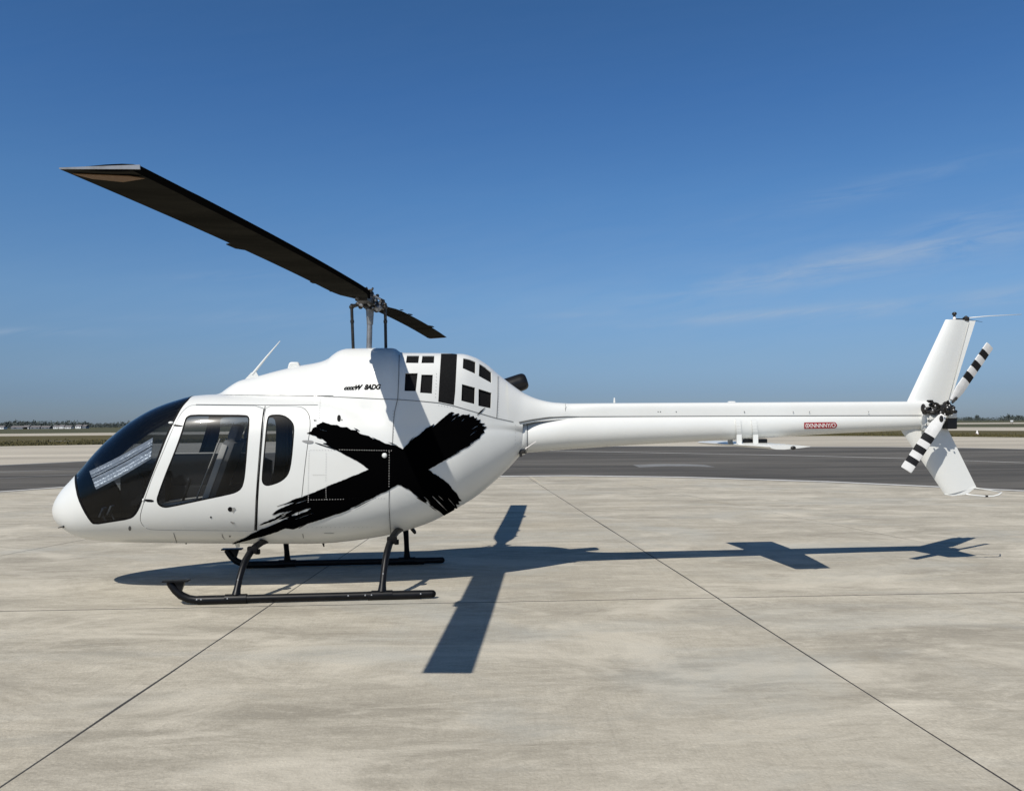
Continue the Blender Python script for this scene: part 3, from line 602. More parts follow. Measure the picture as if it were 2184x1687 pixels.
drape('painted_cross', Xp, [M['black']], heli, 0.0055, Xh, 0.04)

# panel lines, rivets and small fittings
mb = MB()
for L_ in [[c1(1270, 153), c1(1600, 156), c1(2062, 158)], [c2(0, 530), c2(300, 537), c2(500, 545), c2(720, 556), c2(840, 560), c2(980, 570), c2(1110, 582), c2(1230, 606), c2(1330, 635), c2(1520, 690), c2(1640, 716)],
           [c2(838, 245), c2(835, 400), c2(828, 550), c2(805, 650), c2(795, 750), c2(790, 880)], [c2(768, 1190), c2(766, 1300), c2(778, 1500)],
           [c2(1531, 395), c2(1530, 540), c2(1522, 690)], [c1(940, 1120), c1(962, 1190)], [c4(935, 1550), c4(945, 1585), c4(965, 1605)], [c2(160, 1500), c2(165, 1530)], [c2(310, 1497), c2(380, 1497)], [c4(660, 190), c4(1385, 196), c4(1945, 194)]]:
    mb = MB(); seam(mb, L_, 0.0058); mb.obj('panel_line', M['seam'], heli, auto=False)
mb = MB()
for L_, g_ in [([c2(795, 640), c2(800, 760), c2(790, 870)], .03), ([c2(768, 1200), c2(765, 1400), c2(775, 1490)], .03), ([c2(205, 920), c2(200, 1100), c2(198, 1230)], .024), ([c2(218, 915), c2(420, 915)], .028),
               ([c2(325, 940), c2(322, 1140)], .026), ([c2(235, 1088), c2(310, 1088)], .02), ([c2(1115, 600), c2(1220, 615)], .03), ([c2(1540, 400), c2(1532, 680)], .03), ([c2(285, 545), c2(275, 690)], .028), ([c2(450, 1253), c2(750, 1253)], .028), ([c2(1655, 740), c2(1652, 880)], .04), ([c2(0, 1455), c2(660, 1455)], .045), ([c2(1098, 380), c2(1092, 560)], .035)]:
    rivets(mb, L_, g_)
tag(mb.obj('rivets', M['rivet'], heli, auto=False), kind='stuff')
mb = MB()
for L_, g_ in [([c2(420, 912), c2(790, 918)], .024), ([c2(768, 930), c2(766, 1185)], .026), ([c2(322, 1150), c2(325, 1260)], .022), ([c2(200, 1262), c2(460, 1258)], .026), ([c2(200, 1235), c2(198, 1290)], .02)]:
    rivets(mb, L_, g_, 0.0036, 0.0065)
tag(mb.obj('rivets', M['decal_white'], heli, auto=False), 'pale rivets standing out on the black painted cross', kind='stuff')
def blob(name, polys_, m, off=0.006, parent=None): return drape(name, polys_, [m], parent or heli, off, (), 0.05)
def oval(c, rx, ry, n=14, rot=0): return [(c[0]+rx*math.cos(t)*math.cos(rot)-ry*math.sin(t)*math.sin(rot), c[1]+rx*math.cos(t)*math.sin(rot)+ry*math.sin(t)*math.cos(rot)) for t in np.linspace(0, 2*math.pi, n, endpoint=False)]
def on_hull(px, py, d=0.0):
    u, v = hit(px, py); p = surf(np.array([u]), np.array([v]))[0]; n = surfn(np.array([u]), np.array([v]))[0]; return Vector(p)+Vector(n)*d, Vector(n)
blob('door_handle', [oval(c4(1022, 1290), 5.2, 5.0)], M['rubber'], 0.004, door1)
blob('handle_lever', [[c4(*p) for p in ((1042, 1272), (1072, 1272), (1078, 1288), (1060, 1300), (1052, 1320), (1044, 1318))]], M['wear'], 0.007, door1)
blob('door_lock', [oval(c4(819, 1374), 1.9, 2.1)], M['rubber'], 0.004, door1)
blob('door_hinge', [chaikin([c4(*p) for p in ((424, 398), (520, 408), (520, 424), (424, 418))], 1)], M['rubber'], 0.004, door1)
blob('door_hinge', [chaikin([c4(*p) for p in ((112, 1182), (215, 1190), (217, 1216), (128, 1210))], 1)], M['rubber'], 0.004, door1)
p, n = on_hull(*c4(402, 385), 0.01); MB().ball(p, 0.022, sz=(1.2, .6, .6)).obj('hinge_cap', M['white'], heli, True)
p, n = on_hull(*c4(108, 1192), 0.006); MB().ball(p, 0.014, sz=(.8, .6, 1)).obj('hinge_cap', M['white'], heli, True)
blob('vent_slot', [chaikin([c2(*p) for p in ((403, 668), (427, 668), (427, 714), (401, 714))], 2)], M['rubber'], 0.003)
blob('vent_slot', [oval(c2(435, 703), 1.3, 2.0)], M['seam'], 0.003)
blob('step_plate', [chaikin([c2(*p) for p in ((140, 846), (235, 846), (232, 866), (192, 868))], 1)], M['rivet'], 0.007)
blob('step_plate', [[c2(*p) for p in ((236, 700), (262, 706), (240, 712))]], M['seam'], 0.004)
p, n = on_hull(*c2(735, 952), 0.012); MB().ball(p, 0.026, sz=(1, .5, 1)).obj('filler_cap', M['white'], heli, True)
blob('drain_port', [oval(c1(632, 1088), 3.0, 5.0)], M['seam'], 0.003); blob('drain_port', [oval(c1(166, 1077), 2.2, 2.6)], M['rubber'], 0.003); blob('drain_port', [oval(c4(1018, 1575), 1.6, 1.6)], M['rubber'], 0.003)
p, n = on_hull(*c1(166, 1075), 0.0); MB().tube([p, p+Vector((-0.05, -.01, -.012))], [0.008, 0.005], 8).obj('pitot_tube', M['dark_metal'], heli)
# lettering on the cowling
def text_on(name, txt, box, m, parent, off, shear=0.0, bold=0.02, mapper=None):
    """font outlines laid over four photo corners (left-top, right-top, right-bottom, left-bottom)"""
    cu = bpy.data.curves.new('lettering', 'FONT'); cu.body = txt; cu.shear = shear; cu.offset = bold; cu.space_character = 0.92
    to = bpy.data.objects.new('lettering', cu); COL.objects.link(to); dg = bpy.context.evaluated_depsgraph_get(); me = bpy.data.meshes.new_from_object(to.evaluated_get(dg))
    P = np.array([tuple(v.co) for v in me.vertices]); F_ = [tuple(p.vertices) for p in me.polygons]; bpy.data.objects.remove(to); bpy.data.meshes.remove(me)
    lo, hi = P.min(0), P.max(0); a, b_, c_, d_ = [Vector(q) for q in box]; vv = []
    for p in P:
        s, t_ = (p[0]-lo[0])/(hi[0]-lo[0]), 1-(p[1]-lo[1])/(hi[1]-lo[1]); q = a.lerp(b_, s).lerp(d_.lerp(c_, s), t_)
        vv.append(mapper(q) if mapper else on_hull(q.x, q.y, off)[0])
    return mesh_obj(name, vv, F_, m, parent, smooth=False)
text_on('lettering', 'ccccW', [g3(388, 536), g3(578, 524), g3(572, 580), g3(380, 582)], M['black'], heli, 0.004, 0.35, 0.05)
text_on('lettering', '8ADG', [g3(596, 522), g3(762, 522), g3(758, 574), g3(588, 578)], M['black'], heli, 0.004, 0.25, 0.035)

# ------------------------------------------------------------------ tail boom, spine cover, fins
def loft(secs, closed=True):
    n = len(secs[0]); v = [p for s in secs for p in s]; f = []
    for i in range(len(secs)-1):
        for j in range(n if closed else n-1): f.append((i*n+j, (i+1)*n+j, (i+1)*n+(j+1) % n, i*n+(j+1) % n))
    return v, f
bx = [1.52, 1.66, 1.8, 2.2, 3.0, 3.6, 4.2, 4.8, 5.4, 6.0, 6.42, 6.50, 6.55]
bb_ = [1.325, 1.345, 1.360, 1.388, 1.430, 1.455, 1.480, 1.510, 1.540, 1.560, 1.572, 1.59, 1.62]
bt_ = [1.70, 1.71, 1.74, 1.795, 1.80, 1.80, 1.80, 1.80, 1.80, 1.80, 1.80, 1.79, 1.77]
bx = [float(tx(q)) for q in bx]; bb_ = [float(tz(q)) for q in bb_]; bt_ = [float(tz(q)) for q in bt_]
bw_ = [0.185, .19, .20, .20, .185, .172, .158, .144, .130, .118, .110, .10, .07]
secs = []
for x in np.unique(np.concatenate([np.linspace(1.52, 6.42, 60), [6.5, 6.55]])):
    zb, zt, w = np.interp(x, bx, bb_), np.interp(x, bx, bt_), np.interp(x, bx, bw_)
    secs.append([Vector((x, w*math.cos(t), (zb+zt)/2+(zt-zb)/2*math.sin(t))) for t in np.linspace(0, 2*math.pi, 40, endpoint=False)])
v, f = loft(secs); f += [tuple(range(len(v)-40, len(v)))]
boom = mesh_obj('tail_boom', v, f, M['white'], heli); 
# end collar of the body and joint ring
mb = MB()
for x, w in ((1.585, .218), (1.69, .199)):
    pass
ring = []
for x, k in ((1.60, 1.10), (1.61, 1.14), (1.70, 1.09), (1.712, 1.02)):
    zb, zt, w = np.interp(x, bx, bb_), np.interp(x, bx, bt_), np.interp(x, bx, bw_); ring.append([Vector((x, w*k*math.cos(t), (zb+zt)/2+(zt-zb)/2*k*math.sin(t))) for t in np.linspace(0, 2*math.pi, 40, endpoint=False)])
mesh_obj('boom_collar', *loft(ring), M['white'], heli)
mb = MB(); zb, zt, w = np.interp(1.716, bx, bb_), np.interp(1.716, bx, bt_), np.interp(1.716, bx, bw_)
mb.tube([Vector((1.716, (w*1.012)*math.cos(t), (zb+zt)/2+(zt-zb)/2*1.012*math.sin(t))) for t in np.linspace(0, 2*math.pi, 41)], 0.0025, 6, False); mb.obj('collar_line', M['seam'], heli)
p = at(*c2(1705, 925), -0.16); mb = MB(); mb.box(p, (.07, .04, .045), None, .008).box(p+Vector((-.02, 0, -.035)), (.03, .03, .04), None, .006); mb.obj('boom_fitting', M['dark_metal'], heli)
mb = MB(); mb.tube([at(*c2(1725, 905), -.2), at(*c2(1800, 853), -.24)], [.006, .003], 6); mb.obj('belly_antenna', M['decal_white'], heli)
# spine cover with drive shaft, running from the cowling to the fin
secs = []
for x in np.concatenate([np.linspace(1.50, 2.25, 24), np.linspace(2.4, 6.40, 24)]):
    u = x2u(min(x, 2.2)); zt = float(P_ct(np.array([u]))[0]) if x < 2.2 else 1.900; w = float(P_cw(np.array([u]))[0])*0.985 if x < 2.2 else 0.143-0.035*(x-2.2)/4.2
    zt -= 0.002; zs = float(np.interp(x, [1.50, 1.66, 1.8, 2.16, 6.4], [1.735, 1.70, 1.725, 1.752, 1.735])); m_ = float(np.interp(x, [1.5, 2.2, 2.6], [2.6, 2.8, 5.0]))
    sec = [Vector((x, w*1.0, zs-0.03)), Vector((x, w, zs))]
    for t in np.linspace(0, math.pi, 26):
        c_, s_ = math.cos(t), math.sin(t); sec.append(Vector((x, w*math.copysign(abs(c_)**(2/m_), c_), zs+(zt-zs)*abs(s_)**(2/m_))))
    sec += [Vector((x, -w, zs)), Vector((x, -w, zs-0.03))]; secs.append([Vector((float(tx(q.x)), q.y, float(tz(q.z)))) for q in sec])
v, f = loft(secs, False); n = len(secs[0]); f += [tuple(range(len(v)-n, len(v)))]
spine = mesh_obj('spine_cover', v, f, M['white'], heli)
bm = bmesh.new(); bm.from_mesh(spine.data); bmesh.ops.recalc_face_normals(bm, faces=bm.faces)
for e in bm.edges: e.smooth = not (len(e.link_faces) == 2 and e.calc_face_angle(0) > math.radians(30))
bm.to_mesh(spine.data); bm.free()
mb = MB()
def spw(x): return 0.143-0.035*(x-2.2)/4.2 if x > 2.2 else float(P_cw(np.array([x2u(x)]))[0])
xs_ = np.concatenate([np.linspace(1.62, 2.16, 12), np.linspace(2.3, 6.38, 10)])
L1 = [Vector((x, -max(spw(x), float(np.interp(x, bx, bw_))*0.72)-0.003, float(np.interp(x, [1.50, 1.62, 1.75, 1.95, 2.16, 6.4], [1.70, 1.690, 1.715, 1.742, 1.750, 1.735])))) for x in xs_]
L1 = [Vector((float(tx(q.x)), q.y, float(tz(q.z)))) for q in L1]; mb.tube(L1, [0.0065]*8+[0.005]*4+[0.003]*10, 6); mb.obj('spine_gap', M['seam'], heli)
mb = MB()
for px_, w_ in ((1206, .002),):
    a = at(px_, 861, -spw(2.3)-.002); b2 = at(px_, 886, -spw(2.3)-.002); mb.tube([a, b2], w_, 5)
for px_ in (775, 787, 868, 1217, 1467, 1550, 1853): 
    q_ = at((1900+px_/1.365)*K, (1300+333/1.365)*K, -spw(3.5)-.003); mb.ball(q_, .006, 6, 4)
tag(mb.obj('spine_fasteners', M['seam'], heli), kind='stuff')
mb = MB(); q_ = at(1560, 858.5, 0); mb.box(q_, (.08, .05, .03), None, .01); mb.obj('beacon_base', M['white'], heli)
mb = MB(); q_ = at(1310.5, 859, 0); mb.tube([q_, q_+Vector((0, 0, .055))], [.012, .008], 8); mb.obj('spine_antenna', M['white'], heli)
# red decal
def on_boom(q, d=0.0):
    p = at(q.x, q.y, -0.12) if not isinstance(q, tuple) else at(*q, -0.12)
    for _ in range(5):
        x = p.x; zb, zt, w = np.interp(x, bx, bb_), np.interp(x, bx, bt_), np.interp(x, bx, bw_); s_ = max(-1, min(1, (p.z-(zb+zt)/2)/((zt-zb)/2)))
        yl = -w*math.sqrt(max(0, 1-s_*s_)); p = at(*(q if isinstance(q, tuple) else (q.x, q.y)), yl)
    n_ = Vector((0, yl/w, s_)).normalized(); return p+n_*d
def boom_patch(name, poly, m, off):
    q = resample(poly, 2.0, True); return mesh_obj(name, [on_boom(p, off) for p in q], [tuple(range(len(q)))], m, boom, smooth=False)
def band_patch(name, a, b, m, off, nx=24, ny=4, round_=True):
    """rectangle given by its left and right photo edges, split in rows so that it follows the tube"""
    v = []
    for i in range(nx+1):
        s = i/nx
        for j in range(ny+1):
            t = j/ny; k = 1.0
            if round_ and s > 0.9: k = math.sqrt(max(0, 1-((s-0.9)/0.1)**2))
            top = Vector(a[0]).lerp(Vector(b[0]), s); bot = Vector(a[1]).lerp(Vector(b[1]), s); c_ = (top+bot)/2; q = c_+(top.lerp(bot, t)-c_)*max(k, .15); v.append(on_boom((q.x, q.y), off))
    return mesh_obj(name, v, [(i*(ny+1)+j, (i+1)*(ny+1)+j, (i+1)*(ny+1)+j+1, i*(ny+1)+j+1) for i in range(nx) for j in range(ny)], m, boom, smooth=True)
band_patch('decal', (c8(1250, 569), c8(1250, 625)), (c8(1550, 565), c8(1550, 620)), M['decal_red'], 0.003)
text_on('lettering', '0XNNNNY/O', [c8(1262, 578), c8(1535, 574), c8(1535, 610), c8(1262, 616)], M['decal_white'], boom, 0, 0.0, 0.012, mapper=lambda q: on_boom((q.x, q.y), 0.005))
for qa in ((1722, 603), (1745, 600), (1760, 606)): pass

def fin(name, le0, le1, te1, te0, y, th, nseg=14, nsp=10, parent=heli, extra=None):
    """aerofoil-section slab between root edge le0-te0 and tip edge le1-te1 (photo points on plane y)"""
    A, B, C_, D = (at(*p, y) for p in (le0, le1, te1, te0)); secs = []
    prof_ = [(0, 0), (.03, .35), (.1, .72), (.25, 1), (.45, .92), (.7, .55), (.9, .18), (1, .05)]
    for i in range(nsp+1):
        s = i/nsp; le = A.lerp(B, s); te = D.lerp(C_, s); tt = th*(1-.35*s); sec = [le+(te-le)*a+Vector((0, -tt/2*b, 0)) for a, b in prof_]+[le+(te-le)*a+Vector((0, tt/2*b, 0)) for a, b in prof_[::-1][:-1]]; secs.append(sec)
    v, f = loft(secs); n = len(secs[0]); f += [tuple(range(n)), tuple(range(len(v)-n, len(v)))]
    mb = MB().add(v, f); o = mb.obj(name, M['white'], parent)
    return o
ufin = fin('vertical_fin', c3(385, 835), c3(685, 197), c3(868, 203), c3(690, 860), 0.0, 0.11)
mb = MB(); A = [at(*c3(*p), -0.0) for p in ((860, 206), (905, 206), (728, 772), (700, 842))]; mb.prism([p+Vector((0, -.012, 0)) for p in A], (0, .024, 0)); mb.obj('trim_tab', M['white'], ufin)
mb = MB(); mb.tube([at(*c3(862, 212), -.022), at(*c3(705, 800), -.03)], .0035, 5); mb.obj('tab_gap', M['gap_grey'], ufin)
lfin = fin('ventral_fin', c3(330, 985), c3(682, 1499), c3(914, 1440), c3(690, 985), 0.0, 0.10)
mb = MB(); mb.prism([at(*c3(*p), -.018) for p in ((684, 1497), (738, 1507), (842, 1496), (916, 1440))], (0, .036, 0)); mb.obj('fin_cap', M['white'], lfin)
mb = MB(); mb.tube([at(*c3(*p), -.05) for p in ((838, 1494), (900, 1502), (985, 1510), (1040, 1508), (1080, 1498), (1104, 1482))], .0085, 8)
mb.tube([at(*c3(*p), .12) for p in ((905, 1446), (980, 1458), (1050, 1470), (1104, 1482))], .006, 8); mb.tube([at(*c3(1104, 1482), -.05), at(*c3(1104, 1482), .12)], .007, 8); mb.obj('tail_skid', M['white'], heli, True)
MB().box(at(*c3(990, 1509), -.052), (.03, .02, .02)).obj('skid_clamp', M['dark_metal'], heli)
# strobe and antenna on the fin top
mb = MB(); p = at(*c3(752, 195), 0); mb.tube([p, p+Vector((0, 0, .05))], .014, 8).ball(p+Vector((0, 0, .065)), .026, sz=(1, 1, .8)).box(at(*c3(800, 192), 0), (.16, .015, .012)).box(at(*c3(838, 192), 0), (.06, .04, .045), None, .006).ball(at(*c3(838, 180), 0), .02)
mb.obj('strobe_mount', M['dark_metal'], heli)
MB().ball(at(*c3(752, 188), -.02), .02, sz=(1, .6, 1)).obj('strobe_lens', M['decal_white'], heli, True)
MB().tube([at(*c3(850, 184), 0), at(*c3(1000, 170), 0), at(*c3(1252, 157), 0)], [.007, .005, .003], 6).obj('whip_antenna', M['white'], heli, True)
MB().tube([at(*c3(850, 195), .0), at(*c3(960, 214), 0)], [.004, .002], 5).obj('static_wick', M['dark_metal'], heli, True)
# horizontal stabiliser under the boom, held by straps
mb = MB(); zst = 1.425; Bn = HI @ Vector((0, 0, 0))
def stl(X, Y, z=zst): return HI @ Vector((X, Y, z))
secs = []
for (yl, x0, x1) in ((-1.0, 4.06, 4.48), (-.6, 4.05, 4.54), (0, 4.03, 4.62), (.6, 4.01, 4.65), (1.1, 3.99, 4.66)):
    prof_ = [(0, 0), (.04, .5), (.15, .9), (.35, 1), (.7, .6), (1, .08)]; c_ = x1-x0; th = .055
    secs.append([Vector((x0+c_*a, yl, zst+th/2*b*0.7)) for a, b in prof_]+[Vector((x0+c_*a, yl, zst-th/2*b)) for a, b in prof_[::-1][:-1]])
v, f = loft(secs); n = len(secs[0]); f += [tuple(range(n)), tuple(range(len(v)-n, len(v)))]; MB().add(v, f).obj('stabilizer', M['white'], heli)
p = Vector((4.30, -1.005, zst-.012)); MB().ball(p, .022, sz=(1.3, .8, .9)).obj('navigation_light', M['dark_metal'], heli, True)
for cxp in ((c8(645, 540), c8(655, 745)), (c8(790, 545), c8(805, 790))):
    mb = MB(); a = on_boom(cxp[0], .006)
    pts = [on_boom((cxp[0][0]+(cxp[1][0]-cxp[0][0])*t, cxp[0][1]+(926-cxp[0][1])*t), .008) for t in np.linspace(0, 1, 6)]; q_ = pts[-1].copy(); 
    for side_ in (-1, 1):
        mb = MB(); P_ = [Vector((p.x, p.y*(-side_) if side_ > 0 else p.y, p.z)) for p in pts]; e = P_[-1].copy(); e.z = zst+.01; P_.append(e)
        for i in range(len(P_)-1): mb.prism([P_[i]-Vector((.028, 0, 0)), P_[i]+Vector((.028, 0, 0)), P_[i+1]+Vector((.028, 0, 0)), P_[i+1]-Vector((.028, 0, 0))], (0, .012*(-1 if side_ < 0 else 1), 0))
        mb.obj('stabilizer_strap', M['white'], heli)
MB().box(Vector((4.30, 0, 1.455)), (.26, .09, .06), None, .01).obj('stabilizer_mount', M['dark_metal'], heli)

# ------------------------------------------------------------------ tail rotor
TY = -0.30
hubp = at(*c3(690, 862), TY)
mb = MB(); mb.tube([Vector((hubp.x, -.02, hubp.z)), Vector((hubp.x, TY-.04, hubp.z))], [.05, .028], 12)
mb.box(hubp, (.16, .05, .09), None, .012)
rr_ = random.Random(3)
for i in range(26):
    a = rr_.uniform(0, 6.28); r_ = rr_.uniform(.02, .085); mb.ball(hubp+Vector((r_*math.cos(a), rr_.uniform(-.05, .06), r_*math.sin(a)*.7)), rr_.uniform(.010, .024), 7, 5)
trh = mb.obj('tail_rotor_hub', M['dark_metal'], heli)
def trblade(tip, rootc, w0, w1):
    T_ = at(*c3(*tip), TY-.02); R_ = at(*c3(*rootc), TY-.02); d = (T_-R_).normalized(); nrm = Vector((d.z, 0, -d.x)); L_ = (T_-R_).length; segs = []; mi = []
    N_ = 22; stripes = [0, .115, .215, .315, .42, .52, .63]    # fractions from the tip
    fr = sorted(set([0, .02]+stripes+[.8, .93, 1.0])); v = []; f = []
    prof_ = [(0, 0), (.05, .6), (.25, 1), (.6, .7), (1, .1)]; ring_ = [(a, b) for a, b in prof_]+[(a, -b) for a, b in prof_[::-1][1:-1]]
    for k in fr:
        w = (w1+(w0-w1)*k)*(1.0 if k < .8 else (1-.45*(k-.8)/.2)); c_ = T_-d*(L_*k)
        if k == 0: w *= .94
        for a, b in ring_: v.append(c_+nrm*(w*(a-.5))+Vector((0, b*.012*(1+.5*k)+(a-.5)*w*0.20, 0)))
    n = len(ring_)
    for i in range(len(fr)-1):
        mid = (fr[i]+fr[i+1])/2; s_ = sum(1 for q in stripes[1:] if mid > q); bl = 1 if (s_ % 2 == 1 and mid < stripes[-1]) else 0
        for j in range(n): f.append((i*n+j, (i+1)*n+j, (i+1)*n+(j+1) % n, i*n+(j+1) % n)); mi.append(bl)
    f += [tuple(range(n)), tuple(range(len(v)-n, len(v)))]; mi += [0, 0]
    mb = MB(); mb.add(v, f); mb.mi = mi; return mb.obj('tail_rotor_blade', [M['tr_white'], M['tr_black']], trh)
trblade((1016, 388), (735, 800), .128, .118); trblade((393, 1314), (668, 905), .130, .128)
mb = MB(); p = at(*c3(655, 935), TY-.035); mb.ball(p, .04, sz=(.6, .4, 1)); mb.obj('blade_grip', M['dark_metal'], trh); mb = MB(); mb.ball(at(*c3(760, 785), TY-.03), .02); mb.tube([at(*c3(735, 815), TY-.05), at(*c3(770, 775), TY-.05)], .013, 8); mb.obj('blade_grip', M['dark_metal'], trh)
# gearbox, pitch links and linkage clutter ahead of the hub
mb = MB(); rr_ = random.Random(11)
for (x, y, r_, sz) in [(520, 855, 24, (.6, 1, 1.4)), (530, 885, 18, (1, 1, 1)), (560, 870, 26, (1.2, 1, 1)), (600, 830, 30, (1.3, 1, .7)), (640, 870, 28, (1.3, 1, .8)), (600, 885, 22, (1.6, 1, .7)), (570, 805, 13, (1.4, 1, .8)), (690, 830, 26, (1, 1, 1)), (720, 860, 26, (1, 1, 1)), (755, 880, 16, (1.2, 1, .9)), (700, 895, 18, (1, 1, 1))]:
    mb.ball(at(*c3(x, y), TY+.06+rr_.uniform(-.05, .03)), r_/1.984*K*9.3/F, 9, 6, sz)
for a, b in (((510, 840), (540, 900)), ((550, 800), (590, 800)), ((580, 800), (640, 850)), ((540, 880), (690, 860)), ((620, 820), (700, 870)), ((655, 850), (705, 800)), ((600, 890), (660, 900)), ((700, 800), (760, 880))):
    mb.tube([at(*c3(*a), TY-.02), at(*c3(*b), TY-.0)], .010, 7)
mb.obj('pitch_linkage', M['dark_metal'], trh)
mb = MB()
for a, b in (((600, 862), (640, 848)), ((560, 828), (590, 845)), ((645, 842), (685, 850)), ((555, 812), (575, 845))): mb.tube([at(*c3(*a), TY-.05), at(*c3(*b), TY-.06)], .012, 8)
for q_ in ((610, 838), (650, 885), (700, 850), (715, 835), (745, 868), (590, 870), (535, 860), (680, 900)): MB().ball(at(*c3(*q_), TY-.075), .011, 7, 5).obj('bolt', M['steel'], trh)
mb = MB(); p = at(*c3(570, 950), -.14); mb.box(p, (.17, .10, .22), None, .03); mb.ball(at(*c3(545, 1000), -.16), .035); mb.box(at(*c3(600, 925), -.2), (.12, .06, .06), None, .01); mb.obj('gearbox', M['white'], heli)
mb = MB(); mb.box(at(*c3(722, 905), -.10), (.10, .1, .07), None, .01); mb.obj('gearbox_cap', M['white'], heli)
mb = MB(); mb.box(at(*c3(714, 958), -.05), (.115, .12, .155), None, .012); mb.obj('tail_light_housing', M['cabin_black'], heli)
mb = MB()
for q_ in ((560, 945), (575, 960), (545, 975)): MB().ball(at(*c3(*q_), -.20), .008, 6, 4).obj('bolt', M['dark_metal'], heli)

# ------------------------------------------------------------------ exhaust, antennas, belly fittings
mb = MB(); e0, e1 = at(*c2(1600, 470), .22), at(*c2(1725, 428), .24); d = (e1-e0).normalized(); L_ = (e1-e0).length
a_ = Vector((0, 1, 0)); b_ = d.cross(a_).normalized(); secs = []
for s, k in ((-.6, 1), (0, 1), (.7, 1.0), (.9, .97), (1.0, .86), (1.06, .7)):
    secs.append([e0+d*(L_*s)+a_*(.12*k*math.cos(t))+b_*(.098*k*math.sin(t)) for t in np.linspace(0, 2*math.pi, 22, endpoint=False)])
secs += [[e0+d*(L_*.6)+a_*(.08*math.cos(t))+b_*(.065*math.sin(t)) for t in np.linspace(0, 2*math.pi, 22, endpoint=False)]]
v, f = loft(secs); mb.add(v, f+[tuple(range(len(v)-22, len(v)))]); mb.obj('exhaust_pipe', M['exhaust'], heli)
mb = MB()
A = [at(*p, 0) for p in ((522, 810), (536, 795), (546, 792), (552, 803), (548, 806))]; mb.prism([p+Vector((0, -.008, 0)) for p in A], (0, .016, 0))
mb.tube([at(538, 799, 0), at(568, 762, 0), at(597.5, 727.5, 0)], [.015, .010, .004], 8); mb.obj('roof_antenna', M['white'], heli, False)
mb = MB(); b0 = at(627, 789, 0); mb.prism([at(*p, -.05) for p in ((611, 793), (616, 774), (621, 772), (636, 772), (641, 786), (643, 790))], (0, .1, 0)); o = mb.obj('roof_air_scoop', M['white'], heli)
bv = o.modifiers.new('bevel', 'BEVEL'); bv.width = .012; bv.segments = 2
mb = MB(); mb.prism([at(*c1(*p), -.06) for p in ((1365, 1190), (1400, 1190), (1400, 1222), (1380, 1225))], (0, .03, 0)); mb.obj('belly_fairing', M['white'], heli)
mb = MB(); 
for q_ in ((c1(1027, 1190), c1(1028, 1200)), (c2(300, 1560), c2(308, 1590)), (c7(1205, 150), c7(1210, 182))): MB().tube([at(*q_[0], -.2), at(*q_[1], -.2)], [.012, .006], 7).obj('belly_drain', M['dark_metal'], heli)
mb = MB(); mb.tube([at(878, 1126, 0.0), at(884, 1134, 0.0), at(886, 1138, 0)], [.022, .02, .012], 8); mb.obj('tie_down_ring', M['skid'], heli)

# ------------------------------------------------------------------ skids and cross tubes
SKY_ = (-.985, .965); zsk = 0.045
def skid(y, sg, near):
    # straight tube with an upturned toe, step plate and wear shoes
    if near: x0, x1 = at(*c7(300, 560), y).x, at(*c7(1925, 505), y).x; toe = [c7(290, 560), c7(245, 530), c7(205, 490), c7(175, 450), c7(152, 416)]
    dx = 0.215 if near else 0.245; xe = .695 if near else .79; toeL = [(-1.735+dx, zsk), (-1.80+dx, .056), (-1.868+dx, .090), (-1.918+dx, .138), (-1.955+dx, .188), (-1.975+dx, .222)]
    mb = MB(); pts = [Vector((a, y, b)) for a, b in toeL[::-1]]+[Vector((-1.35, y, zsk)), Vector((-.5, y, zsk)), Vector((xe, y, zsk))]
    mb.tube(pts, [.033, .035, .037, .038, .038, .037, .037, .037, .037], 14)
    o = mb.obj('landing_skid', M['skid'], heli)
    mb = MB(); mb.box((-1.91+dx, y, .229), (.235, .10, .016), None, .004); mb.prism([(-1.93+dx, y-.02, .222), (-1.83+dx, y-.02, .222), (-1.865+dx, y-.02, .12)], (0, .04, 0)); mb.obj('step_pad', M['skid'], o)
    for a, b in ((-1.50, -1.05), (.08, .58)): 
        mb = MB(); mb.tube([(a, y, zsk-.004), (b, y, zsk-.004)], .0425, 14); mb.obj('wear_shoe', M['skid'], o)
    for x in ((-1.50, -1.46, -1.22, -.10, .06, .12, .585) if near else ()):
        MB().ball((x, y-.040, zsk+.010), .0085, 7, 5, (1, .5, 1)).obj('bolt', M['wear'], o)
    MB().ball((xe, y, zsk), .037, 10, 6).obj('end_cap', M['rubber'], o, True)
    return o
skid(SKY_[0], -1, True); skid(SKY_[1], 1, False)
def crosstube(xh, xs, xf, zh):
    mb = MB()
    # bowed leg: leaves the belly nearly flat and comes down steeply on the skid
    leg = [(.0, 1.0), (.22, .985), (.42, .93), (.58, .84), (.72, .70), (.83, .52), (.91, .32), (.965, .14), (1.0, .0)]
    near_ = [Vector((xh+(xs-xh)*a, -.28-(-SKY_[0]-.28)*a, zsk+.03+(zh-zsk-.03)*b)) for a, b in leg]; far_ = [Vector((xh+(xf-xh)*a, .28+(SKY_[1]-.28)*a, zsk+.03+(zh-zsk-.03)*b)) for a, b in leg]
    r1 = [.034]*5+[.031, .03, .033, .043]
    mb.tube(near_[::-1]+far_, r1[::-1]+r1, 14); o = mb.obj('cross_tube', M['skid'], heli)
    mb = MB(); mb.box(near_[3]+Vector((.02, .02, .02)), (.10, .07, .07), None, .012); mb.box(near_[3]+Vector((.065, .03, .0)), (.045, .05, .05), None, .01); mb.obj('tube_clamp', M['rubber'], o)
    for q_, r_ in ((near_[-1], SKY_[0]), (far_[-1], SKY_[1])): MB().tube([q_+Vector((-.10, 0, -.028)), q_+Vector((.10, 0, -.028))], .0445, 12).obj('skid_saddle', M['skid'], o)
    MB().box(near_[6]+Vector((-.004, -.030, 0)), (.012, .006, .03)).obj('worn_patch', M['wear'], o)
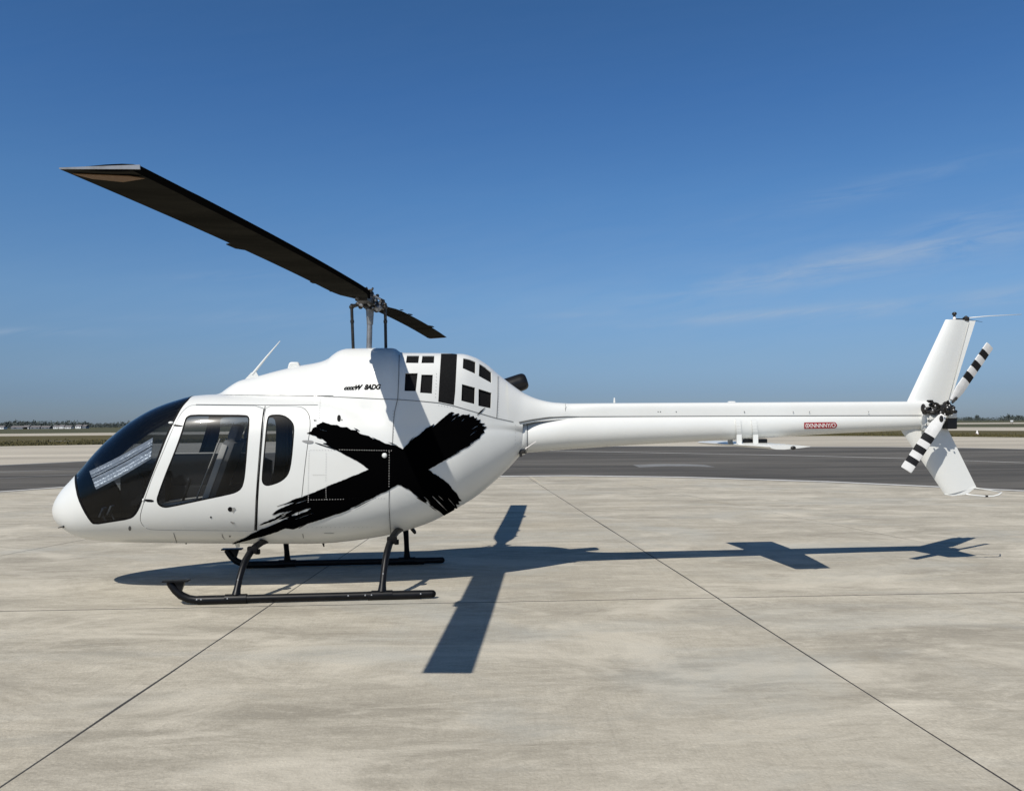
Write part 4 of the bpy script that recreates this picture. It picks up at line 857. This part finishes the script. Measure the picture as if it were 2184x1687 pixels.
crosstube(-0.99, -1.15, -1.03, .505); crosstube(.36, .215, .375, .585)

# ------------------------------------------------------------------ mast, rotor head, blades
hub = at(789, 645, 0); mbz = 2.46
mb = MB(); mb.tube([(at(787, 742, 0).x, 0, mbz), (hub.x-.004, 0, hub.z-.22)], .030, 16); mast = mb.obj('rotor_mast', M['steel'], heli)
mb = MB(); mb.tube([(hub.x-.002, 0, hub.z-.24), (hub.x, 0, hub.z-.08)], [.034, .044], 16); mb.obj('mast_collar', M['steel'], mast)
for (pxt, pyt, pxb) in ((750, 655, 753.5), (821.5, 655, 823)):
    a = at(pxt, pyt, 0); b_ = at(pxb, 744, 0); b_.z = 2.47
    mb = MB(); mb.tube([b_, a], .0165, 10); mb.tube([a+(b_-a)*.30, a+(b_-a)*.36], .021, 10); o = mb.obj('pitch_link', M['dark_metal'], heli)
    mb = MB(); mb.ball(a, .028); mb.tube([a, Vector((hub.x+(a.x-hub.x)*.35, -.05, hub.z-.02))], .016, 8); mb.obj('pitch_horn', M['dark_metal'], o)
# rotor axis directions from the two measured tips
o3 = EYEV; hw = HM @ hub; RAD = 5.48
def tip_on_ray(px, py, far):
    r = ray(px, py); A = r.dot(r); B = 2*r.dot(o3-hw); C_ = (o3-hw).dot(o3-hw)-RAD**2; D = math.sqrt(B*B-4*A*C_); t = [(-B-D)/2/A, (-B+D)/2/A]
    return o3+r*(t[1] if far else t[0])
tn = HI @ tip_on_ray(216, 360, False); tf = HI @ tip_on_ray(932, 720, True)
rh = MB(); rh.box(hub, (.12, .30, .085), Matrix.Rotation(math.radians(3), 3, 'Z'), .015)
rh.tube([hub+Vector((0, 0, -.08)), hub+Vector((0, 0, .085))], [.05, .036], 14)
rr_ = random.Random(5)
for x, y, r_ in ((1.5, -35, 13), (0, -20, 12), (12, -12, 9), (24, -5, 9), (-12, -5, 12), (-25, 2, 12), (-8, 8, 14), (8, 12, 13), (22, 8, 12), (-33, 6, 8), (14, 22, 12), (-18, -14, 8), (32, 2, 8), (6, -2, 14), (-20, 12, 9)):
    rh.ball(at(789+x, 648+y*0.62, rr_.uniform(-.10, .08)), r_*.62*9/F*.80, 9, 6, (1.1, 1, .9))
rh.tube([at(778, 620, -.02), at(796, 618, -.02)], .012, 7); rh.tube([at(781, 613, -.02), at(788, 628, -.02)], .011, 7); rh.tube([at(796, 614, -.02), at(787, 628, -.02)], .011, 7)
rh.tube([at(765, 630, -.1), at(790, 640, -.05)], .012, 7); rh.tube([at(790, 628, .05), at(820, 642, .1)], .012, 7); rh.ball(at(805, 631, .05), .02); rh.tube([at(818, 641, .1), at(822, 660, .1)], .013, 7); rh.tube([at(748, 650, -.1), at(770, 652, -.05)], .012, 7)
head = rh.obj('rotor_head', M['dark_metal'], heli)
mb = MB(); mb.ball(at(806, 657, -.05), .045, 12, 8, (1, 1, .8)); mb.ball(at(776, 651, -.08), .036, 10, 7, (1.5, 1, .6)); mb.tube([at(779, 640, -.14), at(790, 652, -.14)], .016, 8); mb.tube([at(792, 636, -.13), at(800, 650, -.13)], .013, 8); mb.tube([at(797, 630, -.1), at(812, 640, -.1)], .011, 8)
for q_ in ((784, 633), (801, 641), (810, 647), (795, 657), (770, 646), (786, 660)): mb.ball(at(*q_, -.16), .012, 7, 5)
mb.obj('hub_fitting', M['steel'], head)
def blade(tip, te_side, tag_):
    """main rotor blade from the hub to tip; te_side = sign of the trailing edge along local x"""
    d = (tip-hub); L_ = d.length; d.normalize(); sidev = Vector((-d.y, d.x, 0)).normalized(); 
    if sidev.x*te_side < 0: sidev = -sidev          # points to the trailing edge
    up = sidev.cross(d); up = up if up.z > 0 else -up
    ch = .345; st = np.concatenate([[.055, .075, .10, .13, .17, .22, .27], np.linspace(.32, .985, 30), [1.0]]); secs = []
    prof_ = [(0, 0), (.015, .32), (.05, .58), (.12, .85), (.25, 1), (.45, .88), (.7, .5), (.9, .16), (1, .03)]
    for s in st:
        w = ch*(np.interp(s, [.055, .09, .13, .18, 1], [.38, .60, .88, 1, 1])); th = .045 if s < .9 else .036
        c_ = hub+d*(L_*s)+up*(.028*L_*.5*4*s*(1-s)*.35); te_ex = 0
        for a, b in ((.145, .165), (.205, .235), (.595, .645)):
            if a <= s <= b: te_ex = 0
        pitch = math.radians(5*(1-s)); sv = sidev*math.cos(pitch)-up*math.sin(pitch)
        le = c_-sv*(ch*.5 if s > .18 else w*.5)
        secs.append([le+sv*(w*a)+up*(th/2*b) for a, b in prof_]+[le+sv*(w*a)-up*(th/2*.75*b) for a, b in prof_[::-1][:-1]])
    v, f = loft(secs); n = len(secs[0]); nf = len(f); f += [tuple(range(n)), tuple(range(len(v)-n, len(v)))]
    mb = MB(); mb.add(v, f); mi = []
    for i in range(len(secs)-1):
        for j in range(n): mi.append(1 if (j <= 2 or j >= n-3) else 0)
    mb.mi = mi+[0, 1]; o = mb.obj('rotor_blade', [M['blade'], M['blade_edge']], head)
    def pt(s, c, z): return hub+d*(L_*s)+up*(.028*L_*.5*4*s*(1-s)*.35)+sidev*(ch*(c-.5))+up*z
    for a, b, e in ((.60, .655, .12), (.27, .305, .08), (.165, .185, .06)):
        m2 = MB(); m2.prism([pt(a, .97, -.004), pt(b, .97, -.004), pt(b-.006, 1+e, -.006), pt(a+(b-a)*.35, 1+e, -.006)], up*.006); m2.obj('trim_tab', M['blade'], o)
    # tip: pale metal cap strip and tan mark beneath
    m2 = MB(); m2.prism([pt(1.001, .02, -.008), pt(1.001, .99, -.002), pt(1.001, .99, .004), pt(1.001, .02, .010)], d*.006); m2.obj('tip_cap', M['steel'], o)
    m2 = MB(); zz_ = -.0205
    m2.prism([pt(.992, .22, zz_-.0), pt(.992, .92, zz_+.014), pt(.978, .80, zz_+.010), pt(.974, .45, zz_), pt(.984, .10, zz_)], -up*.003)
    m2.obj('tip_mark', M['tan'], o)
    # grip and doubler at the root
    m2 = MB(); m2.box(hub+d*.28, (.13, .34, .06), Matrix((sidev, d, up)).transposed(), .012); m2.tube([hub+d*.20+sidev*.03, hub+d*.62+sidev*.03], .022, 8); m2.ball(hub+d*.40+up*.03, .028); m2.ball(hub+d*.33+up*.04-sidev*.04, .022); m2.obj('blade_grip', M['dark_metal'], o)
    return o
blade(tn, -1, 'near'); blade(tf, 1, 'far')

# ------------------------------------------------------------------ cabin
mb = MB(); mb.box((-1.28, 0, .64), (1.75, .92, .05), None, .01); mb.obj('cabin_floor', M['cabin_black'], heli)
mb = MB(); mb.box((-.52, 0, 1.32), (.06, 1.14, 1.0), None, .02); mb.obj('rear_bulkhead', M['liner'], heli)
mb = MB(); mb.box((-1.15, 0, 1.93), (.85, .8, .03), None, .01); mb.box((-.90, 0, 1.6), (.10, .16, .7), None, .02); mb.obj('roof_lining', M['liner'], heli)
def seat(y, rear=False, xo=0.0):
    o = MB(); x0 = -1.42+xo; o.box((x0-.08, y, .86), (.50, .46, .13), Matrix.Rotation(math.radians(-6), 3, 'Y'), .04); s = o.obj('seat', M['leather'], heli)
    R = Matrix.Rotation(math.radians(20), 3, 'Y'); m2 = MB(); m2.box((x0+.30, y, 1.22), (.12, .44, .66), R, .04); m2.obj('backrest', M['leather'], s)
    m2 = MB(); m2.box((x0+.425, y, 1.61), (.09, .26, .17), R, .035); m2.obj('headrest', M['leather'], s)
    m2 = MB(); m2.box((x0+.02, y, .70), (.34, .34, .17), None, .02); m2.obj('seat_base', M['cabin_black'], s)
    for k in (-1, 1):
        m2 = MB(); m2.box((x0+.262, y+k*.228, 1.20), (.055, .014, .62), R, .003); m2.obj('seat_trim', M['piping'], s)
        m2 = MB(); m2.box((x0-.10, y+k*.236, .915), (.44, .012, .03), Matrix.Rotation(math.radians(-6), 3, 'Y'), .003); m2.obj('seat_trim', M['piping'], s)
    m2 = MB(); m2.prism([(x0+.30, y-.10, 1.55), (x0+.30, y-.14, 1.55), (x0+.08, y-.20, .95), (x0+.08, y-.16, .95)], (-.006, 0, 0)); m2.prism([(x0+.30, y+.10, 1.55), (x0+.30, y+.14, 1.55), (x0+.08, y+.20, .95), (x0+.08, y+.16, .95)], (-.006, 0, 0)); m2.box((x0+.02, y-.02, .935), (.06, .30, .012)); m2.obj('harness', M['piping'], s)
for y in (-.33, .33): seat(y, False, -.30)
for y in (-.36, .36): seat(y, True, .52)
mb = MB(); mb.prism([(-2.16, .0, .66), (-1.02, .0, .66), (-1.02, .0, 1.30), (-1.20, .0, 1.385), (-2.02, .0, 1.385), (-2.12, .0, 1.30)], (0, .10, 0)); mb.obj('dark_partition', M['cabin_black'], heli)  # added black partition, keeps the lower part of the windows dark
mb = MB(); mb.box((-1.62, -.004, 1.392), (.80, .012, .014), None, .003); mb.obj('partition_trim', M['piping'], heli)  # pale strip on the added partition, standing for the far window sill
mb = MB(); mb.box((-2.34, 0, 1.08), (.18, .52, .42), Matrix.Rotation(math.radians(-16), 3, 'Y'), .03); mb.box((-2.34, 0, 1.30), (.28, .54, .035), Matrix.Rotation(math.radians(8), 3, 'Y'), .012); mb.box((-2.28, .10, .94), (.46, .54, .56), None, .03); mb.box((-1.80, .02, .86), (1.2, .12, .40), None, .03); pan = mb.obj('instrument_panel', M['cabin_black'], heli)
for y in (-.13, .13): MB().box((-2.245, y, 1.09), (.01, .22, .18), Matrix.Rotation(math.radians(-16), 3, 'Y'), .003).obj('display', mat('display_glass', (.01, .012, .016), .1), pan)
for y in (-.36, .36):
    mb = MB(); mb.tube([(-1.86, y, .63), (-1.84, y, .86), (-1.78, y, 1.04), (-1.76, y, 1.10)], [.014, .013, .014, .02], 8); mb.ball((-1.76, y, 1.12), .026, sz=(.9, .8, 1.4)); mb.obj('cyclic_stick', M['cabin_black'], heli)
    mb = MB(); mb.tube([(-1.25, y-.27, .72), (-1.60, y-.27, .94)], [.013, .020], 8); mb.obj('collective_lever', M['leather'], heli)
    for k in (-.1, .1): 
        mb = MB(); mb.tube([(-2.50, y+k, .66), (-2.56, y+k, .80)], .009, 6); mb.box((-2.565, y+k, .83), (.02, .09, .10), Matrix.Rotation(.4, 3, 'Y'), .006); mb.obj('pedal', M['steel'], heli)
# silver windscreen shade lying behind the glass: pleated sheet
def shade_pt(px, py, y): return at(px, py, y)
top_l, top_r = c1(350, 690), c1(795, 455); bot_l, bot_r = c1(395, 815), c1(780, 600)
v = []; nx, ny = 34, 16
for j in range(ny+1):
    t = j/ny
    for i in range(nx+1):
        s = i/nx; a = Vector(top_l).lerp(Vector(top_r), s); b_ = Vector(bot_l).lerp(Vector(bot_r), s); q = a.lerp(b_, t)
        q.y += 9*math.sin(math.pi*s)*0.25; fold = abs(((t*3.0) % 1)-.5)*2
        ed = .22*(s < .5)*(0.5-s)**2
        y = -.31+.022*fold-.13*t-0.004*math.sin(s*14+t*3)
        # keep it inside the glass
        u_, v_ = hit(q.x, q.y); sp_ = surf(np.array([u_]), np.array([v_]))[0]; y = max(y, sp_[1]+.035)
        p = at(q.x, q.y, y); v.append(p)
f = [(j*(nx+1)+i, j*(nx+1)+i+1, (j+1)*(nx+1)+i+1, (j+1)*(nx+1)+i) for j in range(ny) for i in range(nx)]
shd = mesh_obj('sunshade', [HM @ p for p in v], f, M['foil'], None, smooth=False)
sd_ = shd.modifiers.new('thickness', 'SOLIDIFY'); sd_.thickness = .006
tag(shd, 'crumpled silver folding sunshade lying behind the helicopter windscreen', 'sunshade')
shd.data.transform(HM.inverted()); shd.matrix_world = HM
mb = MB(); mb.tube([v[6*(nx+1)+i]+Vector((0, -.012, 0)) for i in range(0, nx+1, 2)], .007, 6); mb.obj('fold_line', M['rubber'], shd)

# ------------------------------------------------------------------ far field: trees, houses, markers
M['leaves'] = mat('far_foliage', (0.045, 0.058, 0.052), 0.9, noise=((0.075, 0.09, 0.085), 0.4, 0.8))
M['bark'] = mat('bark', (0.08, 0.06, 0.045), 0.9)
M['house_white'] = mat('white_wall', (0.66, 0.67, 0.67), 0.7); M['house_grey'] = mat('grey_wall', (0.15, 0.17, 0.20), 0.7); M['roof'] = mat('grey_roof', (0.16, 0.15, 0.15), 0.8); M['window'] = mat('dark_window', (0.02, 0.025, 0.03), 0.3)
def clump(mb, c, r, n, rr_, sz=(1, 1, 1)):
    for _ in range(n):
        a = rr_.uniform(0, 6.28); e = math.acos(rr_.uniform(-.6, 1)); k = r*(rr_.random()**.4); p = Vector(c)+Vector((k*math.sin(e)*math.cos(a)*sz[0], k*math.sin(e)*math.sin(a)*sz[1], k*math.cos(e)*sz[2])); s = rr_.uniform(.18, .40)*r
        q = [Vector((rr_.gauss(0, 1), rr_.gauss(0, 1), rr_.gauss(0, 1))).normalized()*s for _ in range(3)]; mb.add([p+q[0], p+q[1], p+q[2]], [(0, 1, 2)])
rr_ = random.Random(21); mb = MB()
for i in range(1700):
    px_ = rr_.uniform(-260, 2450); D = rr_.uniform(800, 1100); g = ray(px_, 900); X = g.x/g.y*D
    hgt = np.interp(px_, [0, 340, 600, 1500, 2184], [8.2, 7.0, 5.2, 4.6, 4.8])*rr_.uniform(.72, 1.18)*(D/950)*(1+.12*math.sin(px_*.05)+.1*math.sin(px_*.021))
    clump(mb, (X, D, hgt*.42), hgt*.56, 34, rr_, (1.9, 1.2, .95))
wd = mb.obj('distant_wood', M['leaves'], None, auto=False); tag(wd, 'low dark line of woodland along the horizon', 'woodland', kind='stuff')
def tree(px_, D, h_, w_, label):
    g = ray(px_, 895); X = g.x/g.y*D; root = empty('tree', (X, D, 0)); tag(root, label, 'tree', 'trees standing above the horizon line')
    mb = MB(); mb.tube([(0, 0, 0), (.1, 0, h_*.35), (.05, 0, h_*.7)], [h_*.04, h_*.03, h_*.012], 7); 
    for a in (0, 2.1, 4.2): mb.tube([(.05, 0, h_*.35), (math.cos(a)*w_*.3, math.sin(a)*w_*.3, h_*.65)], [h_*.02, h_*.008], 5)
    mb.obj('trunk', M['bark'], root); mb = MB(); r_ = random.Random(int(px_))
    for _ in range(9): clump(mb, (r_.uniform(-.32, .32)*w_, r_.uniform(-.3, .3)*w_, h_*r_.uniform(.45, .86)), w_*.26, 50, r_)
    mb.obj('crown', M['leaves'], root, auto=False)
for px_, h_, w_, lb in ((2153, 8.0, 6.5, 'tallest dark tree on the horizon near the right edge of the picture'), (2083, 6.4, 6.0, 'rounded tree on the horizon just right of the tail rotor'), (2069, 5.0, 4.5, 'small tree on the horizon closest to the tail rotor'), (2172, 5.6, 7.0, 'broad low tree at the far right end of the horizon'), (330, 6.6, 6.0, 'dark tree on the left horizon beside the last white house')):
    tree(px_, 900, h_, w_, lb)
def house(px_, D, w_, h_, m, label, gable=True):
    g = ray(px_, 911); X = g.x/g.y*D; root = empty('house', (X, D, 0)); tag(root, label, 'house', 'small buildings on the left horizon')
    h_ *= .72; MB().box((0, 0, h_/2), (w_, 6, h_)).obj('wall', m, root)
    mb = MB(); mb.prism([(-w_/2-.3, -3.3, h_), (w_/2+.3, -3.3, h_), (w_/2+.3, 0, h_+1.2), (-w_/2-.3, 0, h_+1.2)], (0, 0, .15)); mb.prism([(-w_/2-.3, 3.3, h_), (w_/2+.3, 3.3, h_), (w_/2+.3, 0, h_+1.2), (-w_/2-.3, 0, h_+1.2)], (0, 0, .15)); mb.obj('roof', M['roof'], root)
    for k in (-1, 1): MB().box((k*w_*.25, -3.02, h_*.55), (w_*.16, .08, h_*.3)).obj('window', M['window'], root)
for px_, w_, h_, mm, lb in ((5, 6, 2.6, 'house_white', 'white house at the very left end of the horizon'), (45, 16, 2.2, 'house_grey', 'long pale grey building on the left horizon'), (59, 5, 2.8, 'house_white', 'narrow white house right of the long grey building'), (78, 9, 2.2, 'house_grey', 'shorter grey building between two white houses'), (100, 8, 2.0, 'house_grey', 'grey building left of the white pair of houses'),
                        (122, 4.5, 2.6, 'house_white', 'left of two close white houses on the horizon'), (134, 4.5, 3.0, 'house_white', 'right of two close white houses on the horizon'), (148, 6, 2.2, 'house_white', 'wide low white house left of the brightest one'), (170, 5.2, 3.2, 'house_white', 'brightest white house on the horizon left of the nose'), (183, 3.2, 3.0, 'house_grey', 'small grey house nearest the helicopter nose')):
    house(px_, 780, w_, h_, M[mm], lb)
g0 = gnd(2084, 926.5); root = empty('marker_cone', (g0.x, g0.y, -.02)); tag(root, 'white marker cone in the grass right of the tail rotor', 'marker')
mb = MB(); mb.tube([(0, 0, .04), (0, 0, .5)], [.17, .04], 12); mb.obj('cone', M['decal_white'], root); MB().box((0, 0, .02), (.5, .5, .05), None, .01).obj('base', M['decal_red'], root)
g0 = gnd(2158, 904.5); root = empty('runway_sign', (g0.x, g0.y, -.05)); tag(root, 'small white sign on two legs beside the far runway', 'sign')
MB().box((0, 0, 1.15), (1.0, .12, .6), None, .02).obj('sign_board', M['house_white'], root)
for k in (-.3, .3): MB().tube([(k, 0, 0), (k, 0, .9)], .05, 8).obj('leg', M['dark_metal'], root)
# tufts along the near border of the grass verge
mb = MB(); rr_ = random.Random(9); xs_ = [p[0] for p in gr_n]; ys_ = [p[1] for p in gr_n]
M['tuft'] = mat('grass_tufts', (0.10, 0.085, 0.03), 1.0, noise=((0.05, 0.045, 0.015), 0.8, 0.9))
for i in range(26000):
    X = rr_.uniform(-62, 62); y0 = float(np.interp(X, xs_, ys_)); Y = y0+abs(rr_.gauss(0, 1))*14+.1; h_ = rr_.uniform(.05, .17)*(1+.8*math.sin(X*.9)*math.sin(X*.37+Y*.3)); w_ = rr_.uniform(.04, .14)
    a = rr_.uniform(0, 3.14); dx, dy = math.cos(a)*w_, math.sin(a)*w_; mb.add([(X-dx, Y-dy, -.02), (X+dx, Y+dy, -.02), (X+rr_.uniform(-.05, .05), Y, h_)], [(0, 1, 2)])
tag(mb.obj('grass_tufts', M['tuft'], None, auto=False), 'dry brown grass growing along the concrete edge', 'grass', kind='stuff')
